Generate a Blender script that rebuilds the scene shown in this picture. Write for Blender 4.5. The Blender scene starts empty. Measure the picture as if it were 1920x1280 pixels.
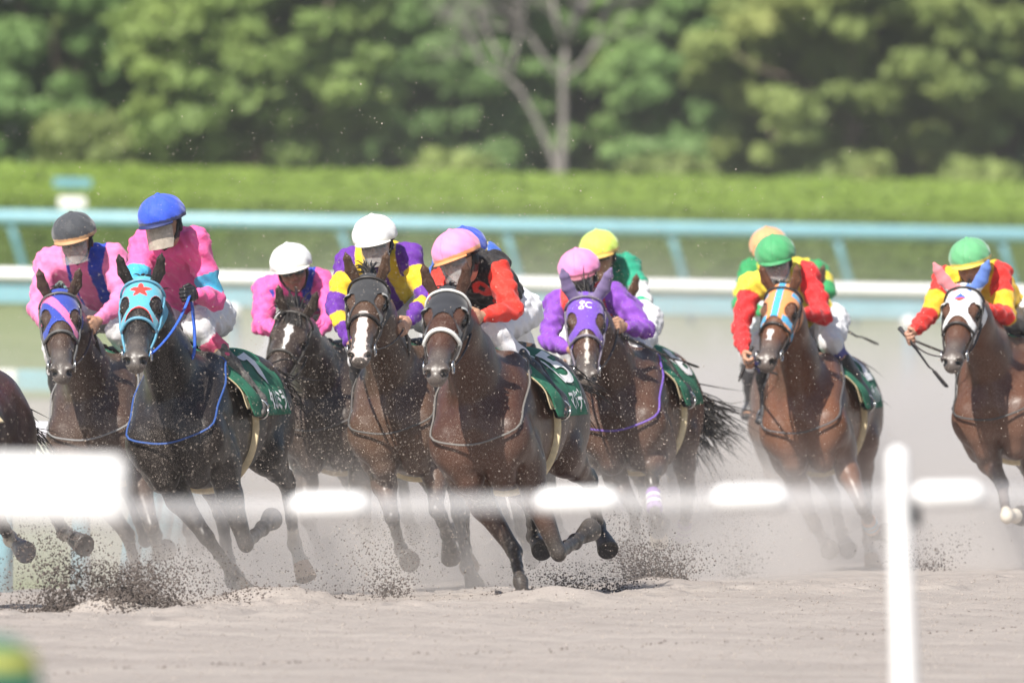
import bpy, bmesh, math, random, time
import numpy as np
from mathutils import Vector, Matrix
random.seed(7); rng = np.random.default_rng(11)
SC = bpy.context.scene; COL = SC.collection
rad = math.radians
DUST_A = .72; HAZE = .00022; DUST_B = .012
# ------------------------------------------------------------------ camera
CAM = np.array([0.0, 0.0, 2.18]); FPX = 18300.0
ROLL = rad(1.03); PITCH = math.atan(350/FPX)
_fw = np.array([0, math.cos(PITCH), -math.sin(PITCH)]); _up0 = np.array([0, math.sin(PITCH), math.cos(PITCH)]); _rt0 = np.array([1., 0, 0])
RT = _rt0*math.cos(ROLL) + _up0*math.sin(ROLL); UP = _up0*math.cos(ROLL) - _rt0*math.sin(ROLL); FW = _fw
cam_d = bpy.data.cameras.new('camera'); cam = bpy.data.objects.new('camera', cam_d); COL.objects.link(cam); SC.camera = cam
cam_d.sensor_width = 36; cam_d.lens = FPX*36/1920; cam_d.clip_start = .5; cam_d.clip_end = 2000
M = Matrix(((RT[0], UP[0], -FW[0], CAM[0]), (RT[1], UP[1], -FW[1], CAM[1]), (RT[2], UP[2], -FW[2], CAM[2]), (0, 0, 0, 1)))
cam.matrix_world = M
cam_d.dof.use_dof = True; cam_d.dof.focus_distance = 50.0; cam_d.dof.aperture_fstop = 3.2; cam_d.dof.aperture_blades = 9
# ------------------------------------------------------------------ world, sun, exposure
SUN_AZ = rad(207)      # compass-like direction the sun stands in, measured clockwise from +Y (behind the camera, a little left)
SUN_EL = rad(46)
world = bpy.data.worlds.new('World'); SC.world = world; world.use_nodes = True
nt = world.node_tree; bg = nt.nodes['Background']; sky = nt.nodes.new('ShaderNodeTexSky'); sky.sky_type = 'NISHITA'; sky.sun_disc = False
sky.sun_elevation = SUN_EL; sky.sun_rotation = SUN_AZ; sky.air_density = 1.0; sky.dust_density = 2.0
nt.links.new(sky.outputs[0], bg.inputs[0]); bg.inputs[1].default_value = 0.085
sun_d = bpy.data.lights.new('sun', 'SUN'); sun = bpy.data.objects.new('sun', sun_d); COL.objects.link(sun)
sun_d.energy = 5.0; sun_d.angle = rad(0.55); sun_d.color = (1, .95, .87)
SUNV = Vector((math.sin(SUN_AZ)*math.cos(SUN_EL), math.cos(SUN_AZ)*math.cos(SUN_EL), math.sin(SUN_EL)))
sun.rotation_euler = SUNV.to_track_quat('Z', 'Y').to_euler()
SC.view_settings.view_transform = 'Standard'; SC.view_settings.look = 'None'; SC.view_settings.gamma = 1; SC.view_settings.use_curve_mapping = False
SC.view_settings.exposure = 0.50
SC.cycles.volume_bounces = 1; SC.cycles.max_bounces = 6; SC.cycles.diffuse_bounces = 2; SC.cycles.transparent_max_bounces = 16
SC.cycles.volume_step_rate = 1.0; SC.cycles.volume_max_steps = 128
# ------------------------------------------------------------------ helpers
def P(px, py, Y):
    d = FW*FPX + RT*(px-960) - UP*(py-640)
    return CAM + d*(Y/d[1])
def proj(p):
    v = np.asarray(p, float)-CAM; k = FPX/v.dot(FW)
    return 960+v.dot(RT)*k, 640-v.dot(UP)*k
def ray_joint(par, px, py, L, sgn=1):
    d = P(px, py, 50.)-CAM; d = d/np.linalg.norm(d); w = np.asarray(par)-CAM
    t0 = w.dot(d); d2 = w.dot(w)-t0*t0
    if L*L > d2: t = t0 - sgn*math.sqrt(L*L-d2)
    else: t = t0
    q = CAM+d*t; v = q-par; n = np.linalg.norm(v)
    if n > L*1.12: q = par + v*(L*1.12/n)
    return q
A = lambda *a: np.array(a, float)
def nrm(v):
    v = np.asarray(v, float); return v/(np.linalg.norm(v)+1e-12)
def tag(o, label=None, cat=None, group=None, kind=None):
    if label: o['label'] = label
    if cat: o['category'] = cat
    if group: o['group'] = group
    if kind: o['kind'] = kind
    return o
def empty(name, loc=(0, 0, 0), rz=0.0, label=None, cat=None, group=None, basis=None):
    o = bpy.data.objects.new(name, None); COL.objects.link(o); o.location = loc; o.rotation_euler = (0, 0, rz)
    if basis is not None: o.rotation_euler = Matrix([[float(v[i]) for v in basis] for i in range(3)]).to_euler(); o.empty_display_size = .1
    return tag(o, label, cat, group)
def mesh_obj(name, V, F, mat, parent=None, smooth=True, col=None, mats=None, fmat=None):
    me = bpy.data.meshes.new(name); V = np.asarray(V, np.float32).reshape(-1, 3)
    if isinstance(F, np.ndarray):
        n, k = F.shape
        me.vertices.add(len(V)); me.vertices.foreach_set('co', V.ravel())
        me.loops.add(n*k); me.loops.foreach_set('vertex_index', F.astype(np.int32).ravel())
        me.polygons.add(n); me.polygons.foreach_set('loop_start', np.arange(0, n*k, k, dtype=np.int32))
        me.polygons.foreach_set('loop_total', np.full(n, k, np.int32)); me.update(calc_edges=True)
    else:
        me.from_pydata([tuple(map(float, v)) for v in V], [], F); me.update()
    me.polygons.foreach_set('use_smooth', np.full(len(me.polygons), smooth))
    if col is not None:
        ca = me.color_attributes.new('Col', 'FLOAT_COLOR', 'POINT'); c4 = np.ones((len(V), 4), np.float32); c4[:, :3] = col
        ca.data.foreach_set('color', c4.ravel())
    for m in (mats or [mat]): me.materials.append(m)
    if fmat is not None: me.polygons.foreach_set('material_index', np.asarray(fmat, np.int32))
    o = bpy.data.objects.new(name, me); COL.objects.link(o)
    if parent is not None: o.parent = parent
    return o
class MB:
    def __init__(s): s.V = []; s.F = []
    def add(s, V, F):
        b = len(s.V); s.V += [tuple(map(float, v)) for v in V]; s.F += [tuple(i+b for i in f) for f in F]
    def box(s, c, size, R=None, bev=0):
        c = np.asarray(c, float); h = np.asarray(size, float)/2
        if bev:
            bm = bmesh.new(); bmesh.ops.create_cube(bm, size=1)
            for v in bm.verts: v.co = Vector((v.co.x*2*h[0], v.co.y*2*h[1], v.co.z*2*h[2]))
            bmesh.ops.bevel(bm, geom=bm.edges[:], offset=bev, segments=3, affect='EDGES', profile=.6)
            bm.verts.index_update()
            vs = [np.array(v.co) for v in bm.verts]; fs = [tuple(v.index for v in f.verts) for f in bm.faces]; bm.free()
        else:
            vs = [np.array([x, y, z])*h for x in (-1, 1) for y in (-1, 1) for z in (-1, 1)]
            fs = [(0, 1, 3, 2), (4, 6, 7, 5), (0, 4, 5, 1), (2, 3, 7, 6), (0, 2, 6, 4), (1, 5, 7, 3)]
        s.add([c+(R@v if R is not None else v) for v in vs], fs)
    def tube(s, pts, r, n=8, flat=1.0, up=None, cap=True):
        pts = [np.asarray(p, float) for p in pts]; m = len(pts)
        rs = r if hasattr(r, '__len__') else [r]*m
        d0 = nrm(pts[1]-pts[0]); u = up if up is not None else (A(0, 0, 1) if abs(d0[2]) < .9 else A(1, 0, 0))
        V = []
        for i, p in enumerate(pts):
            d = nrm(pts[min(i+1, m-1)]-pts[max(i-1, 0)]); a = nrm(np.cross(d, u if not hasattr(u, 'ndim') or np.ndim(u) == 1 else u[i])); b = np.cross(a, d)
            if up is None: u = b
            for k in range(n):
                t = 2*math.pi*k/n; V.append(p+rs[i]*(a*math.cos(t)+b*math.sin(t)*flat))
        F = [(i*n+k, i*n+(k+1) % n, (i+1)*n+(k+1) % n, (i+1)*n+k) for i in range(m-1) for k in range(n)]
        if cap: F += [tuple(range(n))[::-1], tuple((m-1)*n+k for k in range(n))]
        s.add(V, F)
    def build(s, name, mat, parent=None, smooth=True):
        return mesh_obj(name, s.V, s.F, mat, parent, smooth)
# ------------------------------------------------------------------ materials
def mat_new(name):
    m = bpy.data.materials.new(name); m.use_nodes = True; return m, m.node_tree, m.node_tree.nodes['Principled BSDF']
def noise(nt, scale, detail=3, vec=None, rough=.55, dist=0):
    n = nt.nodes.new('ShaderNodeTexNoise'); n.inputs['Scale'].default_value = scale; n.inputs['Detail'].default_value = detail; n.inputs['Roughness'].default_value = rough
    n.inputs['Distortion'].default_value = dist
    if vec is None:
        tc = nt.nodes.get('TC') or nt.nodes.new('ShaderNodeTexCoord'); tc.name = 'TC'; vec = tc.outputs['Object']
    nt.links.new(vec, n.inputs['Vector']); return n
def ramp(nt, src, stops):
    r = nt.nodes.new('ShaderNodeValToRGB'); e = r.color_ramp.elements
    while len(e) < len(stops): e.new(.5)
    for el, (p, c) in zip(e, stops): el.position = p; el.color = (*c, 1) if hasattr(c, '__len__') else (c, c, c, 1)
    nt.links.new(src, r.inputs[0]); return r
def mixc(nt, a, b, fac, mode='MIX'):
    m = nt.nodes.new('ShaderNodeMix'); m.data_type = 'RGBA'; m.blend_type = mode
    for s, v in ((m.inputs[6], a), (m.inputs[7], b), (m.inputs[0], fac)):
        if hasattr(v, 'is_output'): nt.links.new(v, s)
        elif hasattr(v, '__len__'): s.default_value = (*v, 1)
        else: s.default_value = v
    return m.outputs[2]
def bump(nt, b, src, strength=.3, dist=.01):
    n = nt.nodes.new('ShaderNodeBump'); n.inputs['Strength'].default_value = strength; n.inputs['Distance'].default_value = dist
    nt.links.new(src, n.inputs['Height']); nt.links.new(n.outputs[0], b.inputs['Normal']); return n
def simple(name, c, rough=.5, metal=0, var=.12, scale=25, spec=.5, bmp=0.0, trans=0, alpha=1):
    m, nt, b = mat_new(name); n = noise(nt, scale)
    r = ramp(nt, n.outputs[0], [(.3, tuple(x*(1-var) for x in c)), (.7, tuple(min(1, x*(1+var)) for x in c))])
    nt.links.new(r.outputs[0], b.inputs['Base Color']); b.inputs['Roughness'].default_value = rough; b.inputs['Metallic'].default_value = metal
    b.inputs['Specular IOR Level'].default_value = spec; b.inputs['Transmission Weight'].default_value = trans; b.inputs['Alpha'].default_value = alpha
    if bmp: bump(nt, b, n.outputs[0], bmp, .01)
    return m
def vcol(name, rough=.5, spec=.4, var=.12, scale=30, bmp=.2, bscale=40, bdist=.004, sheen=0, specks=0.0, speckc=(.55, .48, .42), coat=0):
    """material reading the painted pattern attribute, broken up by noise"""
    m, nt, b = mat_new(name); at = nt.nodes.new('ShaderNodeAttribute'); at.attribute_name = 'Col'
    n = noise(nt, scale, 4); r = ramp(nt, n.outputs[0], [(.3, 1-var), (.7, 1+var)])
    r.color_ramp.elements[1].color = (1, 1, 1, 1)
    c = mixc(nt, at.outputs['Color'], r.outputs[0], 1.0, 'MULTIPLY')
    if specks:
        v = nt.nodes.new('ShaderNodeTexVoronoi'); v.inputs['Scale'].default_value = 150; nt.links.new(nt.nodes['TC'].outputs['Object'], v.inputs['Vector'])
        s1 = ramp(nt, v.outputs['Distance'], [(.16, 1.), (.27, 0.)])
        n2 = noise(nt, 7, 2); s2 = ramp(nt, n2.outputs[0], [(.36, specks*.1), (.66, specks)])
        n3 = noise(nt, 300, 1); s3 = ramp(nt, n3.outputs[0], [(.60, 0.), (.72, specks*.6)])
        mu = nt.nodes.new('ShaderNodeMath'); mu.operation = 'MULTIPLY'; nt.links.new(s1.outputs[0], mu.inputs[0]); nt.links.new(s2.outputs[0], mu.inputs[1])
        ad = nt.nodes.new('ShaderNodeMath'); ad.operation = 'MAXIMUM'; nt.links.new(mu.outputs[0], ad.inputs[0]); nt.links.new(s3.outputs[0], ad.inputs[1])
        c = mixc(nt, c, speckc, ad.outputs[0])
    nt.links.new(c, b.inputs['Base Color']); b.inputs['Roughness'].default_value = rough; b.inputs['Specular IOR Level'].default_value = spec
    b.inputs['Sheen Weight'].default_value = sheen; b.inputs['Coat Weight'].default_value = coat
    if bmp:
        n4 = noise(nt, bscale, 3, dist=.8); bump(nt, b, n4.outputs[0], bmp, bdist)
    return m
# ------------------------------------------------------------------ signed-distance modelling
class SDF:
    """smooth union of tapered elliptic limbs; meshed as one continuous surface"""
    def __init__(s): s.p = []
    def limb(s, a, b, ra, rb=None, k=.03, side=None, op='+'):
        if isinstance(side, str): side, op = None, side
        a = np.asarray(a, float); b = np.asarray(b, float)
        rb = ra if rb is None else rb
        ra = (ra, ra) if not hasattr(ra, '__len__') else ra; rb = (rb, rb) if not hasattr(rb, '__len__') else rb
        L = np.linalg.norm(b-a)
        if L < 1e-6: b = a+A(0, 0, 1e-4); L = 1e-4
        d = (b-a)/L; sd = A(0, 1, 0) if side is None else np.asarray(side, float)
        sd = sd-d*d.dot(sd)
        if np.linalg.norm(sd) < 1e-3: sd = np.cross(d, A(1, 0, .1))
        sd = nrm(sd); s.p.append((a, d, L, sd, np.cross(d, sd), ra, rb, k, op)); return s
    def chain(s, pts, rs, k=.03, side=None):
        for i in range(len(pts)-1): s.limb(pts[i], pts[i+1], rs[i], rs[i+1], k, side)
    def ball(s, c, r, k=.03, op='+', axis=None, side=None):
        c = np.asarray(c, float); r = (r, r, r) if not hasattr(r, '__len__') else r   # r = (along axis, side, third)
        ax = A(1, 0, 0) if axis is None else nrm(axis)
        sd = A(0, 1, 0) if side is None else np.asarray(side, float); sd = nrm(sd-ax*ax.dot(sd))
        s.p.append((c, ax, None, sd, np.cross(ax, sd), r, None, k, op)); return s
    @staticmethod
    def dist(pr, X, Y, Z):
        a, d, L, sd, u, ra, rb, k, op = pr
        a, d, sd, u = a.tolist(), d.tolist(), sd.tolist(), u.tolist(); ra = tuple(map(float, ra)); rb = rb and tuple(map(float, rb)); L = L and float(L)
        qx, qy, qz = X-a[0], Y-a[1], Z-a[2]
        ax = qx*d[0]+qy*d[1]+qz*d[2]; s1 = qx*sd[0]+qy*sd[1]+qz*sd[2]; u1 = qx*u[0]+qy*u[1]+qz*u[2]
        if L is None: w, h, e = ra[1], ra[2], ra[0]; over = ax
        else:
            t = np.clip(ax/L, 0, 1); w = ra[0]+(rb[0]-ra[0])*t; h = ra[1]+(rb[1]-ra[1])*t
            over = ax-t*L; e = np.minimum(w, h)
        k0 = np.sqrt((s1/w)**2+(u1/h)**2+(over/e)**2)+1e-5
        k1 = np.sqrt((s1/w**2)**2+(u1/h**2)**2+(over/e**2)**2)+1e-5
        return k0*(k0-1)/k1
    @staticmethod
    def comb(f, g, k, op):
        if op == '+':
            h = np.maximum(k-np.abs(f-g), 0)/k; return np.minimum(f, g)-h*h*k*.25
        g = -g; h = np.maximum(k-np.abs(f-g), 0)/k; return np.maximum(f, g)+h*h*k*.25
    def bbox(s):
        lo = np.full(3, 1e9); hi = -lo
        for a, d, L, sd, u, ra, rb, k, op in s.p:
            if op != '+': continue
            R = max(ra) if rb is None else max(max(ra), max(rb)); b = a if L is None else a+d*L
            lo = np.minimum(lo, np.minimum(a, b)-R); hi = np.maximum(hi, np.maximum(a, b)+R)
        return lo, hi
    def eval(s, pts):
        X, Y, Z = pts[..., 0], pts[..., 1], pts[..., 2]; f = np.full(X.shape, .5, X.dtype)
        for pr in s.p: f = s.comb(f, s.dist(pr, X, Y, Z), pr[7], pr[8])
        return f
    def mesh(s, h, iso=0.0, disp=None):
        lo, hi = s.bbox(); lo = lo-.03-max(iso, 0); hi = hi+.03+max(iso, 0)
        n = np.ceil((hi-lo)/h).astype(int)+1; ax = [np.float32(lo[i])+np.arange(n[i], dtype=np.float32)*np.float32(h) for i in range(3)]
        Fd = np.full(n, .06+max(iso, 0), np.float32)
        for pr in s.p:
            a, d, L, sd, u, ra, rb, k, op = pr
            R = max(ra) if rb is None else max(max(ra), max(rb)); b = a if L is None else a+d*L; m = R+k+2*h+.012+max(iso, 0)
            i0 = np.clip(((np.minimum(a, b)-m-lo)/h).astype(int), 0, n-1); i1 = np.clip(((np.maximum(a, b)+m-lo)/h).astype(int)+2, 1, n)
            X = ax[0][i0[0]:i1[0], None, None]; Y = ax[1][None, i0[1]:i1[1], None]; Z = ax[2][None, None, i0[2]:i1[2]]
            sub = Fd[i0[0]:i1[0], i0[1]:i1[1], i0[2]:i1[2]]
            g = s.dist(pr, X, Y, Z)
            k = float(k)
            Fd[i0[0]:i1[0], i0[1]:i1[1], i0[2]:i1[2]] = s.comb(sub, g.astype(np.float32), k, op)
        if disp is not None: Fd -= disp(ax[0][:, None, None], ax[1][None, :, None], ax[2][None, None, :]).astype(np.float32)
        return surface_nets(Fd-np.float32(iso), lo, h)
def surface_nets(Fd, lo, h):
    ins = Fd < 0
    c = [(i, j, k) for i in (0, 1) for j in (0, 1) for k in (0, 1)]
    n = np.array(Fd.shape); cnt = np.zeros(n-1, np.int8)
    for i, j, k in c: cnt += ins[i:n[0]-1+i, j:n[1]-1+j, k:n[2]-1+k]
    act = (cnt > 0) & (cnt < 8); ijk = np.argwhere(act); N = len(ijk)
    idx = np.full(n-1, -1, np.int32); idx[act] = np.arange(N)
    vals = {q: Fd[ijk[:, 0]+q[0], ijk[:, 1]+q[1], ijk[:, 2]+q[2]].astype(np.float64) for q in c}
    S = np.zeros((N, 3)); W = np.zeros(N)
    for p in c:
        for axn in range(3):
            if p[axn]: continue
            q = list(p); q[axn] = 1; q = tuple(q); v0, v1 = vals[p], vals[q]; m = (v0 < 0) != (v1 < 0)
            t = np.where(m, v0/(v0-v1+1e-20), 0); pos = np.array(p, float)[None]+np.zeros((N, 3)); pos[:, axn] += t
            S += pos*m[:, None]; W += m
    V = lo+(ijk+S/W[:, None])*h
    Fs = []
    for axn in range(3):
        b, cc = [(1, 2), (2, 0), (0, 1)][axn]
        sl0 = [slice(None)]*3; sl1 = [slice(None)]*3; sl0[axn] = slice(0, -1); sl1[axn] = slice(1, None)
        a0 = ins[tuple(sl0)]; a1 = ins[tuple(sl1)]
        for flip, msk in ((False, a0 & ~a1), (True, ~a0 & a1)):
            e = np.argwhere(msk); e = e[(e[:, b] > 0) & (e[:, cc] > 0) & (e[:, b] < n[b]-1) & (e[:, cc] < n[cc]-1)]
            def g(db, dc):
                q = e.copy(); q[:, b] -= db; q[:, cc] -= dc; return idx[q[:, 0], q[:, 1], q[:, 2]]
            quad = np.stack([g(1, 1), g(0, 1), g(0, 0), g(1, 0)], 1)
            if flip: quad = quad[:, ::-1]
            Fs.append(quad)
    F = np.concatenate(Fs)
    return V, F[(F >= 0).all(1)]
def sub_mesh(V, F, vmask):
    """keep the faces whose vertices all pass"""
    keep = vmask[F].all(1); F = F[keep]; u, inv = np.unique(F, return_inverse=True); return V[u], inv.reshape(F.shape), u
def seg_dist(V, a, b):
    a = np.asarray(a, float); d = np.asarray(b, float)-a; L2 = d.dot(d)+1e-12; t = np.clip((V-a)@d/L2, 0, 1)
    return np.linalg.norm(V-a-t[:, None]*d, axis=1), t
def nrm_rows(v): return v/(np.linalg.norm(v, axis=1)[:, None]+1e-9)
def sstep(x, a, b): t = np.clip((x-a)/(b-a), 0, 1); return t*t*(3-2*t)
def lerpc(c0, c1, t): return np.asarray(c0)*(1-t[:, None])+np.asarray(c1)*t[:, None]
def fbm(V, s, seed=0):
    o = seed*1.7; x, y, z = V[:, 0]*s+o, V[:, 1]*s+2*o, V[:, 2]*s-o
    return (np.sin(x*1.3+np.sin(y*1.7+1))*np.cos(z*1.1+np.sin(x*.7))+.5*np.sin(y*2.9+z*1.7)*np.cos(x*2.3-z)+.25*np.sin(x*5.1+z*4.3)*np.cos(y*6.1))/1.75
# ------------------------------------------------------------------ ground
C0 = A(-2.72, 44.2); C1 = A(3.1, 51.5); CN = nrm(A(-(C1-C0)[1], (C1-C0)[0])); CT = nrm(C1-C0)
def crest_s(X, Y): return (X-C0[0])*CN[0]+(Y-C0[1])*CN[1]
MOUNDS = [(P(497, 1140, 48.3), .3, .10), (P(205, 1165, 46.8), .17, .09), (P(1050, 1140, 48.0), .3, .06), (P(1255, 1130, 51.5), .35, .05)]
_pr = np.random.default_rng(3); PITS = [(C0+(C1-C0)*t+CN*s_, .05+.05*r, .012+.018*r2) for t, s_, r, r2 in zip(_pr.uniform(-.1, 1.1, 70), _pr.uniform(-.5, 2.6, 70), _pr.random(70), _pr.random(70))]
def gz(X, Y):
    s = crest_s(X, Y); z = -.05*np.clip(s, 0, 8.0)
    for m, r, hh in MOUNDS: z = z+hh*np.exp(-(((X-m[0])/r)**2+((Y-m[1])/(r*.6))**2))
    near = np.exp(-(s/6)**2)
    for q, r, d in PITS:
        e2 = ((X-q[0])/r)**2+((Y-q[1])/(r*1.4))**2; z = z-d*np.exp(-e2)*(1-.9*np.exp(-((np.sqrt(e2)-1.5)/.4)**2))+d*.7*np.exp(-((np.sqrt(e2)-1.6)/.45)**2)
    z = z+near*(.010*np.sin(X*7+Y*3+np.sin(X*3.1))*np.sin(Y*5.3-X*2)+.006*np.sin(X*23+Y*11)*np.sin(Y*19-X*9))
    return z
m_sand, nt, b = mat_new('track_sand')
tc = nt.nodes.new('ShaderNodeTexCoord'); tc.name = 'TC'
mp = nt.nodes.new('ShaderNodeMapping'); mp.inputs['Rotation'].default_value = (0, 0, -math.atan2(CT[1], CT[0])); mp.inputs['Scale'].default_value = (.10, 1.6, 1)
nt.links.new(tc.outputs['Object'], mp.inputs['Vector'])
n1 = noise(nt, 2.2, 4, mp.outputs[0]); n2 = noise(nt, 90, 5, rough=.75); n3 = noise(nt, 1.1, 3)
r1 = ramp(nt, n1.outputs[0], [(.3, (.36, .32, .295)), (.55, (.42, .375, .345)), (.75, (.45, .405, .37))])
r2 = ramp(nt, n2.outputs[0], [(.30, .62), (.5, 1.)]); r3 = ramp(nt, n3.outputs[0], [(.3, .88), (.7, 1.)])
c = mixc(nt, r1.outputs[0], r2.outputs[0], .9, 'MULTIPLY'); c = mixc(nt, c, r3.outputs[0], 1., 'MULTIPLY')
nt.links.new(c, b.inputs['Base Color']); b.inputs['Roughness'].default_value = .95; b.inputs['Specular IOR Level'].default_value = .15
bump(nt, b, n2.outputs[0], .7, .012)
def grid(name, xs, ys, zf, mat, kind='structure'):
    X, Y = np.meshgrid(xs, ys, indexing='ij'); Z = zf(X, Y); V = np.stack([X, Y, Z], -1).reshape(-1, 3); nx, ny = len(xs), len(ys)
    i = np.arange(nx*ny).reshape(nx, ny); F = np.stack([i[:-1, :-1], i[1:, :-1], i[1:, 1:], i[:-1, 1:]], -1).reshape(-1, 4)
    o = mesh_obj(name, V, F, mat); tag(o, kind=kind); return o
xs = np.concatenate([np.linspace(-700, -5, 20), np.linspace(-4.5, 4.5, 420), np.linspace(5, 700, 20)])
ys = np.concatenate([np.linspace(-60, 36, 20), np.linspace(36.5, 58, 480), np.linspace(59, 130, 40), np.linspace(150, 900, 12)])
grid('dirt_track', xs, ys, gz, m_sand)
m_turf, nt, b = mat_new('turf')
n1 = noise(nt, .25, 4); n2 = noise(nt, 9, 4); r1 = ramp(nt, n1.outputs[0], [(.3, (.20, .25, .10)), (.7, (.27, .31, .14))])
r2 = ramp(nt, n2.outputs[0], [(.3, .7), (.7, 1.)]); nt.links.new(mixc(nt, r1.outputs[0], r2.outputs[0], 1., 'MULTIPLY'), b.inputs['Base Color'])
b.inputs['Roughness'].default_value = .9; b.inputs['Specular IOR Level'].default_value = .2; bump(nt, b, n2.outputs[0], .6, .05)
def strip(name, y0, y1, z, mat, x0=-400, x1=400):
    o = mesh_obj(name, [(x0, y0, z), (x1, y0, z), (x1, y1, z), (x0, y1, z)], [(0, 1, 2, 3)], mat, smooth=False); return tag(o, kind='structure')
# verge between the dirt track's inner rail and the path: left of the bend only
vg = [(-60, 55.6), (-2.15, 55.6), (-1.85, 60), (-1.8, 70), (-2.0, 89), (-60, 89)]
tag(mesh_obj('turf_verge', [(x, y, -.386) for x, y in vg], [tuple(range(6))], m_turf, smooth=False), kind='structure')
strip('turf_course', 99, 165, -.386, m_turf)
# far ground under the wood
m_soil = simple('wood_floor', (.06, .07, .035), .95, scale=3)
strip('wood_floor', 165, 420, -.382, m_soil)
# ------------------------------------------------------------------ rails
m_teal = simple('teal_paint', (.14, .33, .40), .35, var=.06, scale=4)
m_teal_pale = simple('pale_teal_paint', (.21, .41, .48), .35, var=.06, scale=4)
m_white = simple('white_paint', (.80, .80, .80), .35, var=.04, scale=6)
m_dark = simple('black_rubber', (.03, .03, .035), .6)
def far_rail(name, Y, ztop, th, x0, x1, label, two, post_dx, first, slant, group=None, depth=.25, pr=.055):
    root = empty(name, (0, Y, -.386), label=label, cat='rail')
    L = lambda z: z+.386
    m = MB()
    if two:
        m.tube([(x0, 0, L(ztop-.07)), (x1, 0, L(ztop-.07))], .075, 12); m.build('top_rail', m_white, root)
        m = MB(); m.box(((x0+x1)/2, .04, L(ztop-.155-.11)), (x1-x0, .06, .23), bev=.02); m.build('lower_board', m_teal_pale, root)
    else:
        m.tube([(x0, 0, L(ztop-th/2)), (x1, 0, L(ztop-th/2))], th/2, 14); m.build('top_rail', m_teal_pale, root)
    n = 0; x = first
    while x < x1:
        if x > x0:
            m = MB(); zt = L(ztop-th)
            m.tube([(x-slant, .02, zt+.02), (x-slant*.6, .05, zt*.80), (x, .15, zt*.45), (x+slant*.4, .2, 0)], [pr, pr, pr*1.05, pr*1.1], 10); m.build('post', m_teal, root)
            n += 1
            if n % 1 == 0 and two:
                m = MB(); m.tube([(x-.02, -.02, zt-.02), (x-.02, -.10, zt-.02)], .09, 12); m.build('bracket_cap', m_white, root)
            if not two:
                m = MB(); m.box((x-slant, .03, zt-.01), (.16, .12, .09), bev=.015); m.build('bracket', m_teal, root)
        x += post_dx
    return root
k104 = 104/FPX
far_rail('turf_course_rail', 104, P(960, 519, 104)[2], .40, -22, 22, 'white topped rail with pale teal board and slanted posts between the two grass strips', True, 1.8*2, (440-960)*k104-3.6*4, .02, pr=.08)
far_rail('outer_rail', 150, P(960, 410, 150)[2], .235, -26, 26, 'plain pale teal pipe rail on slanted posts just in front of the clipped hedge', False, 2.54, (45-960)*150/FPX-2.54*4, .24, pr=.055)
# low two-colour kerb board at the foot of the turf rail
kr = empty('kerb_board', (0, 102.6, -.386), label='low kerb board painted white and teal in blocks along the edge of the turf', cat='kerb board')
for i in range(-14, -1):
    m = MB(); m.box((i*1.7+.75, 0, .10), (1.69, .08, .23), bev=.01); m.build('board', m_teal_pale if i % 3 == 0 else m_white, kr)
# inner rail of the dirt track: parallel to the frame at the left, then bending sharply away
m_lav = simple('inner_rail_white', (.74, .74, .80), .35, var=.04, scale=4)
ipath = [A(-5.2, 55.2), A(-3.6, 55.2), A(-2.55, 55.25), A(-2.2, 55.9), A(-2.02, 57.5), A(-1.93, 60), A(-1.87, 64), A(-1.87, 70), A(-1.95, 78), A(-2.12, 88)]
ir = empty('inner_rail', (-3, 55.2, -.386), label='bending white inner rail of the dirt track on closely set teal posts', cat='rail')
pts = []
for a_, b_ in zip(ipath[:-1], ipath[1:]):
    for t in np.linspace(0, 1, 6)[:-1]: pts.append(a_*(1-t)+b_*t)
pts.append(ipath[-1]); loc = lambda p, z: A(p[0]+3, p[1]-55.2, z)
ZR = P(150, 812, 55.2)[2]+.386
m = MB(); m.tube([loc(p, ZR) for p in pts], .062, 12); m.build('top_rail', m_lav, ir)
L_ = 0; nxt = .0; x_first = P(5, 900, 55.2)[0]; acc = 0; pos = []
seg = [np.linalg.norm(b_-a_) for a_, b_ in zip(pts[:-1], pts[1:])]
s_off = x_first-ipath[0][0]; tgt = s_off % .555
tot = 0
for (a_, b_), l in zip(zip(pts[:-1], pts[1:]), seg):
    while tgt <= tot+l:
        t = (tgt-tot)/l; pos.append(a_*(1-t)+b_*t); tgt += .555
    tot += l
for q in pos[:60]:
    m = MB(); dx = .10 if q[1] > 55.5 else .0
    m.tube([loc(q+A(0, 0), ZR-.02), loc(q+A(dx, .10), ZR*.72), loc(q+A(dx*.3, .18), ZR*.3), loc(q+A(0, .18), -.02)], [.045, .052, .058, .062], 10); m.build('post', m_teal_pale, ir)
# furlong marker near the hedge
fm = empty('marker_sign', P(133, 520, 148.5)*A(1, 1, 0)+A(0, 0, -.386), label='small marker with a teal plate above a white plate before the hedge', cat='sign')
zz = lambda py: P(133, py, 148.5)[2]+.386
m = MB(); m.box((0, 0, zz(343)), (.58, .03, .14), bev=.012); m.build('upper_plate', m_teal, fm)
m = MB(); m.box((0, 0, zz(380)), (.42, .03, .18), bev=.03); m.build('lower_plate', m_white, fm)
m = MB(); m.tube([(0, .04, 0), (0, .04, zz(340))], .018, 8); m.build('pole', simple('marker_pole', (.10, .16, .06), .6), fm)
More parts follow.
